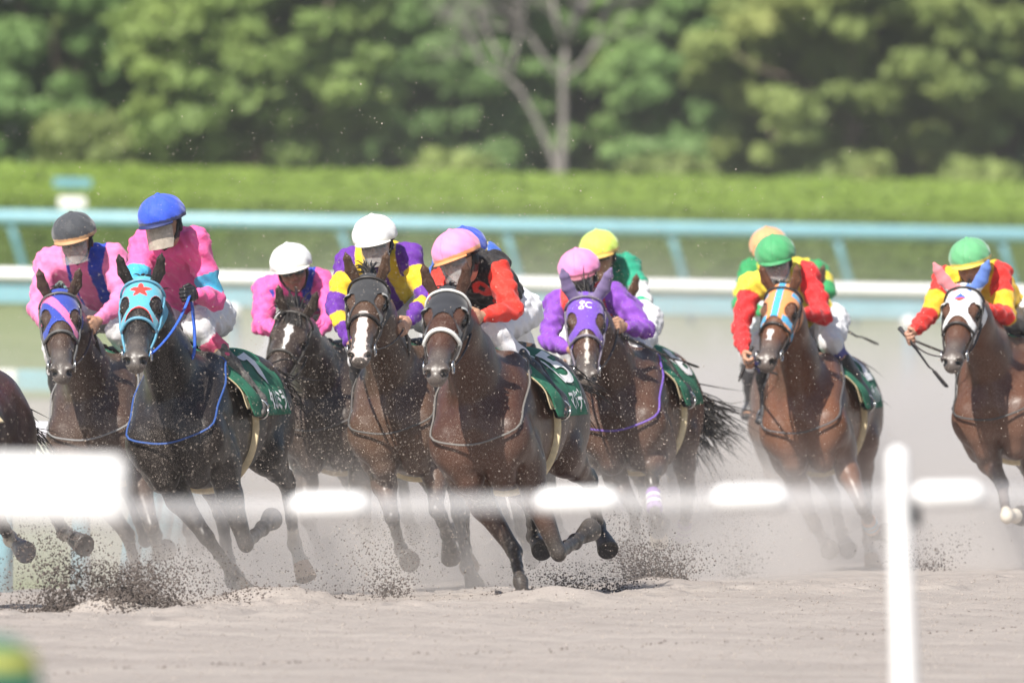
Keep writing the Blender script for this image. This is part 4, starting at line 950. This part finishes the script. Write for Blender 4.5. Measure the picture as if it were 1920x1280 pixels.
        m = MB(); m.add(V1, ff); return m.build(nm, mat, par)
    if visor in ('clear', 'dusty'): sheet_('visor', .128, .088, 1.05, .030, -.105, m_visor if visor == 'clear' else m_visor_dusty, hm, lean=.012)
    if visor in ('goggles', 'clear'):
        sheet_('goggle_lens', .104, .078, .95, .028, -.016, m_gog, hm)
        m = MB(); m.tube([q(.066, .070, .006), q(-.01, .089, .012), q(-.08, .070, .02)], .009, 6, flat=.3); m.tube([q(.066, -.070, .006), q(-.01, -.089, .012), q(-.08, -.070, .02)], .009, 6, flat=.3); m.build('goggle_strap', m_strap, hm)
    # reins: part of the horse's bridle
    if hasattr(h, 'bit') and hasattr(h, 'bridle'):
        rm = simple('rein_webbing', reinc, .6, var=.2, scale=60) if reinc else m_leather
        for s_, k in ((-1, 'R'), (1, 'L')):
            b_ = h.bit[s_]; w_ = W_[k]+nrm(W_[k]-E_[k])*.075; mdl = (b_+w_)/2-A(0, 0, .05)+A(0, s_*.03, 0)
            pts = [b_*(1-t)**2+mdl*2*t*(1-t)+w_*t*t for t in np.linspace(0, 1, 10)]; m = MB(); m.tube(pts, rein_r, 6, flat=.5); m.build('rein', rm, h.bridle)
        b_ = W_['L']+nrm(W_['L']-E_['L'])*.08; e_ = W_['R']+nrm(W_['R']-E_['R'])*.08; lp = A(.62, .16, Z(1.24)); pts = [b_*(1-t)**2+lp*2*t*(1-t)+e_*t*t for t in np.linspace(0, 1, 14)]
        m = MB(); m.tube(pts, rein_r, 6, flat=.5); m.build('rein_end', rm, h.bridle)
    h.rider = dict(W=W_, E=E_, mid=mid, K=K, S=S, root=root, jacket=jk, pel=pel)
    return root
def whip(label, p0, p1, r0=.010, flap=.030, grip=True):
    p0 = np.asarray(p0, float); p1 = np.asarray(p1, float); d = nrm(p1-p0); o = empty('whip', p0, label=label, cat='whip'); v = p1-p0; L = np.linalg.norm(v)
    m = MB(); m.tube([-d*.10, -d*.095, -d*.08, d*0, d*.10], [.006, .015, .013, r0, r0], 8); m.build('grip', m_dark, o)
    m = MB(); m.tube([d*.10, d*L*.55+A(0, 0, -.012), v-d*.17], [r0*.8, r0*.6, r0*.5], 7); m.build('shaft', m_whip, o)
    m = MB(); m.tube([v-d*.17, v-d*.15, v-d*.02, v], [r0*.5, flap*.5, flap*.62, flap*.5], 8, flat=.3); m.build('flap', m_whip, o); return o
BAY = (.115, .052, .028); DBAY = (.066, .025, .014); BLK = (.015, .011, .010)
T0 = time.time()
def sheet(c):
    return lambda X, Y, Z: np.tile(np.asarray(c, float), (len(X), 1))
PINK = A(.90, .13, .37); HOT = A(.85, .07, .30); BLUE = A(.03, .07, .50); CYAN = A(.06, .42, .66); PUR = A(.13, .03, .32); YEL = A(.80, .55, .03); RED = A(.72, .035, .03); WHT = A(.80, .80, .80); GRN = A(.02, .32, .14); VIO = A(.24, .07, .48)
def fill(n, c): return np.tile(np.asarray(c, float), (n, 1))
def paint_B(X, Y, Z):
    c = np.tile(A(.10, .42, .55), (len(X), 1)); u = (X-.082); v = Y; r = np.hypot(u, v); a = np.arctan2(v, -u)
    k = (a/(2*math.pi/5)+.5) % 1-.5; R = .060*(.42+.58*(1-np.abs(k)*2)**1.3); m = (r < R) & (Z > -.07); c[m] = (.75, .05, .04); return c
def paint_A(X, Y, Z):
    c = fill(len(X), (.03, .06, .36)); m = (np.abs(Y-(X-.13)*.62) < .026) & (Z > -.09); c[m] = (.85, .16, .38); return c
def paint_G(X, Y, Z):
    c = fill(len(X), (.17, .07, .48)); top = Z > -.10; w = (.8, .78, .85)
    for x0, y0, r in ((.050, -.022, .011), (.088, -.026, .011)): d = np.hypot(X-x0, Y-y0); c[(np.abs(d-r) < .0035) & top] = w
    d = np.hypot(X-.070, Y-.018); a = np.arctan2(X-.070, Y-.018); c[(np.abs(d-.020) < .0038) & (np.abs(a) > .8) & top] = w
    c[(np.abs(Y+.024) < .0030) & (X > .06) & (X < .078) & top] = w; return c
def paint_I(X, Y, Z):
    c = fill(len(X), (.80, .30, .10)); top = Z > -.11; b = (.07, .38, .66); c[(np.abs(Y) < .021) & top] = b
    c[(np.abs(np.abs(Y)-.070) < .024) & (X > .225) & (X < .275)] = b; c[(np.abs(Y) > .07) & (X > .02) & (X < .06) & (Z > -.08)] = b; return c
def paint_K(X, Y, Z):
    c = fill(len(X), (.78, .78, .78)); u, v = X-.095, Y+.004; d = (np.abs(u)+np.abs(v)) < .036; top = Z > -.08
    c[d & (u < 0) & top] = (.05, .12, .50); c[d & (u >= 0) & top] = (.78, .07, .05); return c
# the two leaders
HB = make_horse('racehorse', 'black horse wearing a light blue hood with a red star and number 7', 49.3, 13, (325, 818), (266, 533), (252, 668), BLK,
    {'FR': ((386, 1005, 1), (434, 1070, -1), (466, 1116, 1)), 'FL': ((460, 1018, 1), (492, 990, -1), (510, 972, -1)), 'HL': ((538, 905, -1), (552, 1018, -1), (574, 1082, 1)), 'HR': ((415, 960, -1), (428, 1050, -1), (440, 1085, 1))}, roll=-3,
    hood=dict(paint=paint_B, edge=(.75, .06, .05)), number='7', kana='タムロミラクル', socks={'HL': .30}, hoofs={'HL': (.60, .40, .25)}, breast=(.03, .08, .27), strap=(.12, .32, .45), dusty=.12)
def silk_B(tg, t, lat, rel, side):
    c = fill(len(t), PINK)
    if tg == 'ua': c[(t > .55) & (t < .92)] = CYAN
    return c
make_rider('jockey in hot pink jacket with a light blue armband and royal blue cap', HB, (.03, .09, .62), silk_B, (301, 393), look=(-14, 22), sh={'R': (270, 462), 'L': (365, 455)}, el={'L': (402, 562), 'R': (252, 545)}, ha={'L': (368, 552), 'R': (290, 585)},
    knee={'L': (368, 612), 'R': (285, 615)}, foot={'L': (432, 700)}, visor='dusty', gloves=True, knee_col=(.75, .10, .22), boots='dust', reinc=(.04, .13, .60), rein_r=.009, band=(.02, .03, .12), hip=(372, 590))
HE = make_horse('racehorse', 'dark bay horse with a black hood, white browband and number 15', 48.3, 12, (897, 820), (838, 552), (815, 692), DBAY,
    {'FR': ((964, 1032, 1), (976, 1090, 1), (988, 1140, 1)), 'FL': ((1046, 1035, 1), (1078, 1015, -1), (1108, 992, -1)), 'HR': ((995, 945, -1), (1000, 1005, -1), (1016, 1030, 1)), 'HL': ((1105, 900, -1), (1122, 985, -1), (1140, 1030, 1))}, roll=-3,
    hood=dict(paint=sheet((.025, .027, .035)), x1=.34, dip=-.16), number='15', kana='マンボディイ', noseband=(.75, .75, .72), breast=(.15, .14, .13), cups=(.35, .36, .36))
def silk_E(tg, t, lat, rel, side):
    if tg != 'tor':
        c = fill(len(t), (.80, .045, .03))
        if tg == 'ua': c[t < .10] = (.02, .018, .02)
        return c
    c = fill(len(t), (.02, .018, .02)); z = rel[:, 2]
    for (y0, z0) in ((.050, -.10), (.085, -.18)):
        d = np.hypot(lat-y0, (z-z0)*1.1); c[(d < .042)] = (.75, .04, .03); c[(np.abs(lat-y0)+np.abs(z-z0)) < .018] = (.02, .018, .02)
    return c
make_rider('jockey in black vest with red rings, red sleeves and pink cap', HE, (.86, .27, .52), silk_E, (852, 460), look=(-20, 20), tilt=-8, sh={'L': (928, 500), 'R': (838, 512)}, el={'L': (962, 580), 'R': (822, 590)}, ha={'L': (905, 592)},
    knee={'L': (925, 625)}, foot={'L': (1000, 722)}, visor='clear', band=(.75, .30, .12), breech=(.78, .78, .82), hip=(945, 580))

# the one on the rail side, left
HA = make_horse('racehorse', 'dark bay horse in a royal blue hood with a pink diagonal stripe', 52.6, 9, (172, 812), (112, 556), (116, 692), (.060, .034, .024),
    {'FR': ((238, 1000, 1), (258, 1075, -1), (266, 1112, 1)), 'FL': ((284, 985, 1), (298, 1040, -1), (312, 1030, -1)), }, roll=-3,
    hood=dict(paint=paint_A, edge=(.05, .09, .45)), breast=(.2, .2, .2), strap=(.10, .10, .10), mane_up=.1)
def silk_A(tg, t, lat, rel, side):
    c = fill(len(t), (.85, .22, .45))
    if tg == 'tor': c[lat > .055] = BLUE; c[(lat < -.045) & (lat > -.065)] = BLUE
    return c
make_rider('jockey in pink jacket with a blue left side and sand speckled black cap', HA, (.045, .05, .06), silk_A, (137, 425), look=(-6, 24), sh={'R': (90, 492), 'L': (212, 485)}, el={'R': (70, 580), 'L': (228, 562)}, ha={'R': (100, 625), 'L': (186, 600)},
    visor='clear', band=(.48, .28, .14), hip=(215, 575), knee={'L': (222, 620)})
# blazed horse with no hood, behind the black one
HC = make_horse('racehorse', 'dark horse without a hood, small white mark on its forehead, behind the black one', 54.5, 9, (600, 795), (553, 590), (505, 726), (.040, .026, .020),
    {'FR': (35, -45, -100), 'FL': (10, 15, 40)}, blaze=[(.10, .16, 0, .020, .024, (.72, .70, .68)), (.155, .30, .004, .018, .005, (.72, .70, .68))], breast=(.09, .085, .08), strap=(.06, .055, .05), mane_up=.7, roll=12, mane_len=1.8)
def silk_C(tg, t, lat, rel, side):
    c = fill(len(t), (.85, .12, .38))
    if tg == 'tor': c[lat > .06] = BLUE; c[(lat < -.10) & (rel[:, 2] < .0)] = BLUE
    return c
make_rider('jockey in pink and blue with dark goggles, lower of the two white caps', HC, (.80, .80, .80), silk_C, (543, 482), look=(10, 18), tilt=-5, sh={'R': (500, 545), 'L': (600, 530)}, el={'L': (622, 590), 'R': (490, 610)}, ha={'L': (592, 630)}, visor='goggles', band=(.78, .76, .70), skin=(.36, .19, .12))
# white nosed horse in black mesh hood
HD = make_horse('racehorse', 'bay horse with a broad white nose and a black mesh hood', 51.6, 11, (738, 800), (690, 527), (672, 660), (.085, .044, .026),
    {'FR': ((735, 968, 1), (752, 1030, -1), (768, 1052, 1)), 'FL': ((818, 955, 1), (838, 1000, -1), (846, 1045, -1)), 'HL': ((868, 950, -1), (872, 1030, -1), (880, 1062, 1))}, roll=-3,
    hood=dict(paint=sheet((.035, .036, .04)), x1=.33, dip=-.13), blaze=[(.27, .60, .0, .024, .036, (.72, .62, .58))], breast=(.09, .085, .08), cups=(.34, .34, .33), mane_up=.7, mane_len=1.4, socks={'HL': .1}, hoofs={'HL': (.5, .35, .22)})
def silk_D(tg, t, lat, rel, side):
    c = fill(len(t), PUR)
    if tg == 'tor': c[(np.abs(np.abs(lat)-.075) < .036)] = YEL
    elif tg == 'ua': c[(t > .35) & (t < .78)] = YEL
    elif tg == 'fa': c[(t > .25) & (t < .55)] = YEL
    return c
make_rider('jockey in purple jacket with yellow stripes and white cap', HD, (.80, .80, .80), silk_D, (701, 430), look=(-2, 20), sh={'R': (655, 492), 'L': (765, 480)}, el={'R': (628, 575), 'L': (800, 560)}, ha={'R': (655, 640), 'L': (768, 600)}, visor='clear', band=(.78, .76, .70), hip=(735, 575), skin=(.50, .29, .20))
# hidden pair behind the centre horse
HF = make_horse('racehorse', 'brown horse almost wholly hidden behind the centre horse', 52.8, 8, (890, 800), (880, 590), (862, 720), BAY, {'FR': (50, 0, -50), 'FL': (-5, -50, -100)}, res=.011, mane_up=.2)
def silk_F(tg, t, lat, rel, side): return fill(len(t), (.80, .62, .08)) if tg == 'tor' else fill(len(t), (.06, .16, .60))
make_rider('jockey in yellow with royal blue cap, mostly hidden behind the pink cap', HF, (.03, .08, .55), silk_F, (871, 452), look=(0, 20), sh={'L': (912, 480), 'R': (835, 500)}, visor='goggles', band=(.03, .08, .55))
# purple hood
HG = make_horse('racehorse', 'bay horse in a purple hood with a white emblem, number 16', 54.6, 9, (1163, 795), (1098, 562), (1102, 702), (.080, .036, .022),
    {'FR': ((1190, 955, 1), (1190, 1005, -1), (1178, 1035, 1)), 'FL': ((1222, 900, 1), (1230, 975, 1), (1236, 1015, -1)), 'HL': ((1290, 925, -1), (1280, 1020, -1), (1280, 1062, 1)), },
    hood=dict(paint=paint_G, x1=.40, dip=-.14, ears=((.20, .15, .30), (.20, .15, .30))), blaze=[(.24, .50, .0, .008, .012, (.6, .55, .5))], number='16', breast=(.16, .09, .42), strap=(.16, .14, .18), mane_up=.6, mane_len=1.6,
    wraps={'FL': (.25, .75, ((.25, .13, .40), (.75, .75, .75))), 'HL': (.55, .9, ((.22, .10, .38), (.75, .75, .75)))}, hoofs={'FL': (.45, .36, .22)}, tail=((-.5, .35, -.5), (-.1, .55, -.8), .58), ears=((-.05, -.075, .175), (-.05, .075, .185)))
def silk_G(tg, t, lat, rel, side):
    c = fill(len(t), VIO)
    if tg == 'tor': c[(np.abs(np.abs(lat)-.095) < .032)] = (.72, .06, .05)
    return c
rG = make_rider('jockey in violet jacket with red braces and pink cap, low behind the purple hooded horse', HG, (.86, .26, .55), silk_G, (1084, 492), look=(-3, 28), sh={'R': (1045, 570), 'L': (1150, 555)}, el={'R': (1028, 640), 'L': (1212, 618)}, ha={'R': (1068, 655), 'L': (1172, 612)}, visor='clear', band=(.30, .10, .14), hip=(1180, 600), knee={'L': (1192, 655)})
# yellow-green cap
HH = make_horse('racehorse', 'dark brown horse with one ear showing beside the yellow green cap', 58.0, 8, (1135, 790), (1160, 560), (1150, 680), BAY, {'FR': (60, -30, -80), 'FL': (-15, -50, -90)}, res=.011)
def silk_H(tg, t, lat, rel, side):
    c = fill(len(t), (.015, .22, .13))
    if tg == 'ua': c = fill(len(t), (.02, .33, .20)); c[(t > .60)] = WHT
    if tg == 'fa': c = fill(len(t), (.03, .40, .22)); c[t < .06] = WHT
    return c
make_rider('jockey in green jacket with a white armband and yellow green cap', HH, (.62, .80, .10), silk_H, (1122, 456), look=(-5, 20), sh={'L': (1178, 500), 'R': (1085, 520)}, el={'L': (1208, 565), 'R': (1060, 590)}, ha={'L': (1175, 610)}, visor='goggles', band=(.75, .48, .12))
# orange hood
HI = make_horse('racehorse', 'bay horse in an orange hood with light blue tape', 56.5, 10, (1505, 800), (1466, 545), (1432, 672), (.150, .058, .028),
    {'FR': ((1528, 985, 1), (1545, 1010, -1), (1556, 1030, 1)), 'FL': ((1617, 950, 1), (1640, 1000, -1), (1662, 998, -1)), 'HL': ((1622, 930, -1), (1628, 1012, -1), (1638, 1064, 1)), 'HR': ((1562, 930, -1), (1578, 1000, -1), (1590, 1030, 1))}, roll=-3,
    hood=dict(paint=paint_I, x1=.39, dip=-.14), blaze=[(.345, .43, -.004, .016, .014, (.7, .68, .66))], number='12', kana='サインハッケ', breast=(.08, .08, .085), socks={'HL': .3}, hoofs={'HL': (.55, .38, .22), 'FL': (.06, .05, .05)}, wraps={'FL': (.45, .85, ((.45, .30, .22), (.25, .45, .6)))}, tail=((-.9, .05, .0), (-.6, .1, -.8), .4), points=(.035, .022, .018))
def silk_I(tg, t, lat, rel, side):
    c = fill(len(t), (.75, .03, .035) if tg != 'tor' else (.82, .66, .06)); 
    if tg == 'ua' and side == 'R': c[t < .22] = (.82, .66, .06)
    return c
make_rider('jockey in yellow jacket with plain red sleeves and green cap', HI, (.06, .34, .13), silk_I, (1452, 465), look=(0, 28), sh={'R': (1410, 535), 'L': (1512, 515)}, el={'R': (1388, 615), 'L': (1545, 592)}, ha={'R': (1396, 662), 'L': (1508, 585)}, hsg={'R': 1, 'L': 1}, visor='clear', band=(.06, .30, .12), hip=(1530, 600), knee={'L': (1555, 640)}, knee_col=(.10, .10, .32), skin=(.55, .30, .20))
HJ = make_horse('racehorse', 'pale dusty brown horse hidden behind the orange hooded one, one ear showing', 60.5, 8, (1478, 790), (1512, 540), (1500, 660), (.11, .06, .04), {'FR': (20, 0, -30), 'FL': (-10, -40, -80)}, res=.011)
def silk_J(tg, t, lat, rel, side):
    c = fill(len(t), (.03, .30, .10)); c[(t > .45) & (t < .8)] = (.80, .66, .05)
    if tg == 'tor': c[rel[:, 2] > -.0] = (.80, .66, .05)
    return c
make_rider('jockey in green and yellow with a pink collar and orange cap', HJ, (.82, .36, .16), silk_J, (1440, 450), look=(0, 20), sh={'L': (1535, 510), 'R': (1405, 510)}, el={'L': (1552, 545), 'R': (1388, 575)}, visor='goggles', band=(.82, .36, .16), collar=(.80, .12, .42))
# white hood
HK = make_horse('racehorse', 'bay horse in a white hood with a blue and red diamond', 55.2, 14, (1866, 775), (1806, 545), (1782, 672), (.105, .042, .022),
    {'FR': ((1878, 905, 1), (1888, 968, 1), (1915, 966, -1)), 'FL': (35, -40, -95)}, roll=-3,
    hood=dict(paint=paint_K, x1=.39, dip=-.14, ears=((.12, .22, .60), (.75, .25, .28))), breast=(.06, .06, .06), cups=(.76, .76, .72), points=(.05, .03, .022), socks={'FR': .2}, ears=((-.05, -.095, .155), (-.05, .095, .165)))
def silk_K(tg, t, lat, rel, side):
    c = fill(len(t), (.82, .50, .03) if tg == 'tor' else (.75, .035, .03))
    if tg == 'ua': c[(t > .50)] = (.82, .50, .03)
    if tg == 'fa': c[t < .03] = (.82, .50, .03)
    return c
make_rider('jockey in yellow with red banded sleeves and green cap at the right edge', HK, (.12, .40, .18), silk_K, (1817, 472), look=(-5, 26), sh={'R': (1775, 525), 'L': (1872, 515)}, el={'R': (1742, 590), 'L': (1888, 592)}, ha={'R': (1712, 622), 'L': (1855, 580)}, visor=None, band=(.70, .55, .10), hip=(1890, 590), skin=(.50, .28, .20))
# the leader leaving the frame at the left
HL_ = make_horse('racehorse', 'chestnut rump and hind legs of the leading horse at the left edge', 47.6, 14, (-190, 850), (-260, 560), (-260, 700), (.045, .018, .012),
    {'FR': (30, 0, 0), 'FL': (-20, -30, -50), 'HL': ((90, 940, -1), (120, 998, -1), (158, 1022, 1)), 'HR': ((-10, 960, -1), (20, 1010, -1), (48, 1035, 1))}, socks={'HL': .2, 'HR': .3}, hide_head=True, hoofs={'HR': (.35, .33, .33)}, tail=((-.8, .0, -.3), (-.35, .1, -.9), .45), points=(.05, .045, .05))
W = lambda hh, k, dx, dy, dz: hh.to_w(hh.rider['W'][k]+A(dx, dy, dz))
hI = HI.to_w(HI.rider['W']['R'])+(HI.rider['W']['R']-HI.rider['E']['R'])@np.stack([HI.f, HI.l, A(0, 0, 1)])*.30
def whip_from(hh, k, tip, label, back=0.0):
    d = nrm(hh.rider['W'][k]-hh.rider['E'][k]); w = hh.to_w(hh.rider['W'][k]+d*.085); t = P(tip[0], tip[1], w[1]+back); return whip(label, w, t)
whip_from(HI, 'R', (1385, 715), 'short black whip in the fist left of the orange hooded horse')
whip_from(HK, 'R', (1775, 725), 'long black whip held out left of the white hooded horse', -.35)
whip('brown whip sticking out behind the orange hooded horse', P(1560, 605, 58.2), P(1645, 645, 58.6))
whip('grey whip sticking out past the hip of the horse number 16', P(1190, 640, 54.6), P(1308, 688, 55.2))
print('horse time', time.time()-T0)
# ------------------------------------------------------------------ dust in the air: one closed box of thin, uneven volume behind the sand's edge
md = bpy.data.materials.new('airborne_dust'); md.use_nodes = True; nt = md.node_tree
nt.nodes.remove(nt.nodes['Principled BSDF']); out = nt.nodes['Material Output']
pv = nt.nodes.new('ShaderNodeVolumePrincipled'); pv.inputs['Color'].default_value = (.80, .765, .745, 1); pv.inputs['Anisotropy'].default_value = 0.0; nt.links.new(pv.outputs[0], out.inputs['Volume'])
tc = nt.nodes.new('ShaderNodeTexCoord'); tc.name = 'TC'; sp = nt.nodes.new('ShaderNodeSeparateXYZ'); nt.links.new(tc.outputs['Object'], sp.inputs[0])
def mth(op, a, b=None, c=None, clamp=False):
    n = nt.nodes.new('ShaderNodeMath'); n.operation = op; n.use_clamp = clamp
    for i, v in enumerate((a, b, c)):
        if v is None: continue
        if hasattr(v, 'is_output'): nt.links.new(v, n.inputs[i])
        else: n.inputs[i].default_value = v
    return n.outputs[0]
def smooth(v, a, b):
    n = nt.nodes.new('ShaderNodeMapRange'); n.interpolation_type = 'SMOOTHSTEP'; nt.links.new(v, n.inputs[0]); n.inputs[1].default_value = a; n.inputs[2].default_value = b; return n.outputs[0]
x, y, z = sp.outputs[0], sp.outputs[1], sp.outputs[2]
s_ = mth('ADD', mth('MULTIPLY', mth('SUBTRACT', x, float(C0[0])), float(CN[0])), mth('MULTIPLY', mth('SUBTRACT', y, float(C0[1])), float(CN[1])))
zg = mth('MAXIMUM', mth('MULTIPLY', s_, -.05), -.4); hgt = mth('MAXIMUM', mth('SUBTRACT', z, zg), 0.0)
px_ = mth('DIVIDE', x, y)                                            # spreads with distance like the pack's wake
wx = smooth(x, -2.6, -.9); wx = mth('ADD', mth('MULTIPLY', wx, .93), .07)
wnear = mth('ADD', smooth(s_, .8, 3.6), mth('MULTIPLY', smooth(s_, 4.0, 11.0), 1.6)); hz = mth('ADD', .42, mth('MULTIPLY', smooth(s_, 3.0, 14.0), .62))
fall = mth('POWER', 2.718, mth('MULTIPLY', mth('POWER', mth('DIVIDE', hgt, hz), 2.4), -1.0))
n1 = noise(nt, 1.15, 5, rough=.65, dist=.8); nn = ramp(nt, n1.outputs[0], [(.40, .0), (.50, .30), (.61, 1.)])
core = mth('MULTIPLY', mth('MULTIPLY', mth('MULTIPLY', mth('MULTIPLY', fall, wnear), wx), nn.outputs[0]), 2.6)
veil = mth('MULTIPLY', mth('MULTIPLY', mth('POWER', 2.718, mth('MULTIPLY', mth('DIVIDE', hgt, 1.3), -1.0)), smooth(s_, 2.2, 7.0)), wx)
fade = mth('SUBTRACT', 1.0, smooth(y, 63, 78))
dens = mth('MULTIPLY', mth('ADD', mth('MULTIPLY', core, DUST_A), mth('MULTIPLY', veil, DUST_B)), fade)
nt.links.new(dens, pv.inputs['Density'])
m = MB(); x0, x1, y0, y1, z0, z1 = -4.5, 7.5, 43.5, 84, -1.4, 4.2
m.box(((x0+x1)/2, (y0+y1)/2, (z0+z1)/2), (x1-x0, y1-y0, z1-z0)); o = m.build('dust_cloud', md, None, smooth=False); tag(o, kind='stuff')
# ------------------------------------------------------------------ flying sand: grains in the air and clods thrown by the hooves
def grains(name, C, size, mat):
    n = len(C); base = np.array([(1, 0, 0), (-1, 0, 0), (0, 1, 0), (0, -1, 0), (0, 0, 1), (0, 0, -1)], float); fc = np.array([(0, 2, 4), (2, 1, 4), (1, 3, 4), (3, 0, 4), (2, 0, 5), (1, 2, 5), (3, 1, 5), (0, 3, 5)])
    S = size[:, None, None]*(.6+.8*rng.random((n, 6, 1))); V = C[:, None, :]+base[None]*S; V += rng.normal(size=V.shape)*size[:, None, None]*.25
    F = (fc[None]+(np.arange(n)*6)[:, None, None]).reshape(-1, 3); return mesh_obj(name, V.reshape(-1, 3), F, mat, smooth=False)
m_grain = simple('pale_grains', (.50, .43, .37), .9, var=.3, scale=3); m_clod = simple('damp_clods', (.115, .095, .085), .95, var=.4, scale=4)
n = 42000; X = rng.normal(-.4, 1.5, n); Y = rng.uniform(43.5, 53, n); zc_ = rng.gamma(2.2, .42, n); C = np.stack([X, Y, zc_-.1], 1)
ok = (crest_s(C[:, 0], C[:, 1]) > -1.2) & (C[:, 2] > .02) & (np.abs(C[:, 0]) < 3.6); C = C[ok]
o = grains('flying_sand', C, np.abs(rng.normal(0, .0008, len(C)))+.0008, m_grain); tag(o, kind='stuff')
def burst(px, py, Y, n, w, h, lean, smin, smax):
    n = int(n*1.8); smin, smax = smin*.6, smax*.72
    c = P(px, py, Y); t = rng.random(n)**1.5; r = rng.normal(size=(n, 3)); c_ = c+np.stack([r[:, 0]*w*(.35+t)+lean*t*h, r[:, 1]*.12, t*h+np.abs(r[:, 2])*.02], 1)
    c_[:, 2] = np.maximum(c_[:, 2], gz(c_[:, 0], c_[:, 1])+.002); return c_, (smin+(smax*1.5-smin)*rng.random(n)**2.6)*(1.15-.6*t)
Bs = [burst(120, 1155, 46.9, 2200, .12, .50, -.12, .002, .008), burst(225, 1150, 46.9, 4200, .14, .24, .1, .002, .009), burst(60, 1160, 46.9, 900, .2, .3, -.1, .002, .006), burst(300, 1140, 47.3, 1800, .16, .30, .2, .002, .006), burst(730, 1120, 49.5, 1800, .16, .42, -.1, .0015, .005), burst(620, 1140, 48.5, 700, .3, .35, -.1, .0015, .005),
      burst(1240, 1118, 51.8, 4500, .13, .28, -.15, .002, .007), burst(1200, 1100, 51.8, 1600, .12, .5, -.25, .002, .006), burst(1060, 1125, 49.3, 1300, .13, .17, .0, .002, .006), burst(1150, 1125, 50.2, 800, .12, .2, .1, .002, .006),
      burst(440, 1135, 48.2, 500, .25, .2, -.2, .002, .006), burst(1385, 1085, 54, 1100, .15, .6, -.1, .0015, .005), burst(1730, 1070, 54, 700, .2, .25, .2, .002, .006), burst(960, 1140, 48.2, 350, .25, .25, .2, .0015, .005), burst(1330, 960, 54, 350, .25, .5, .2, .0012, .004)]
n = 14000; X = rng.uniform(-3.6, 3.8, n); Y = rng.uniform(36, 52, n); Cg = np.stack([X, Y, gz(X, Y)+.001], 1)
o = grains('loose_sand_lumps', Cg, rng.uniform(.002, .007, n)**1.0, m_sand); tag(o, kind='stuff')
ln = []
for s0 in (-3.0,):
    t = rng.uniform(-9, 9, 420); q = C0+(C1-C0)*.5+CT*t[:, None]+CN*(s0+rng.normal(size=(420, 1))*.03); ln.append(q)
q = np.concatenate(ln); Cg = np.stack([q[:, 0], q[:, 1], gz(q[:, 0], q[:, 1])], 1)
o = grains('raked_line_lumps', Cg, rng.uniform(.003, .008, len(Cg)), m_clod); tag(o, kind='stuff')
o = grains('thrown_clods', np.concatenate([b[0] for b in Bs]), np.concatenate([b[1] for b in Bs]), m_clod); tag(o, kind='stuff')

# thin air between here and the wood: one box round the camera and the whole scene
mh = bpy.data.materials.new('haze_air'); mh.use_nodes = True; nt = mh.node_tree; nt.nodes.remove(nt.nodes['Principled BSDF'])
pv = nt.nodes.new('ShaderNodeVolumePrincipled'); pv.inputs['Color'].default_value = (.86, .90, .95, 1); pv.inputs['Density'].default_value = HAZE; nt.links.new(pv.outputs[0], nt.nodes['Material Output'].inputs['Volume'])
m = MB(); m.box((0, 420, 7.2), (1500, 1000, 17.6)); o = m.build('haze', mh, None, smooth=False); tag(o, kind='stuff')
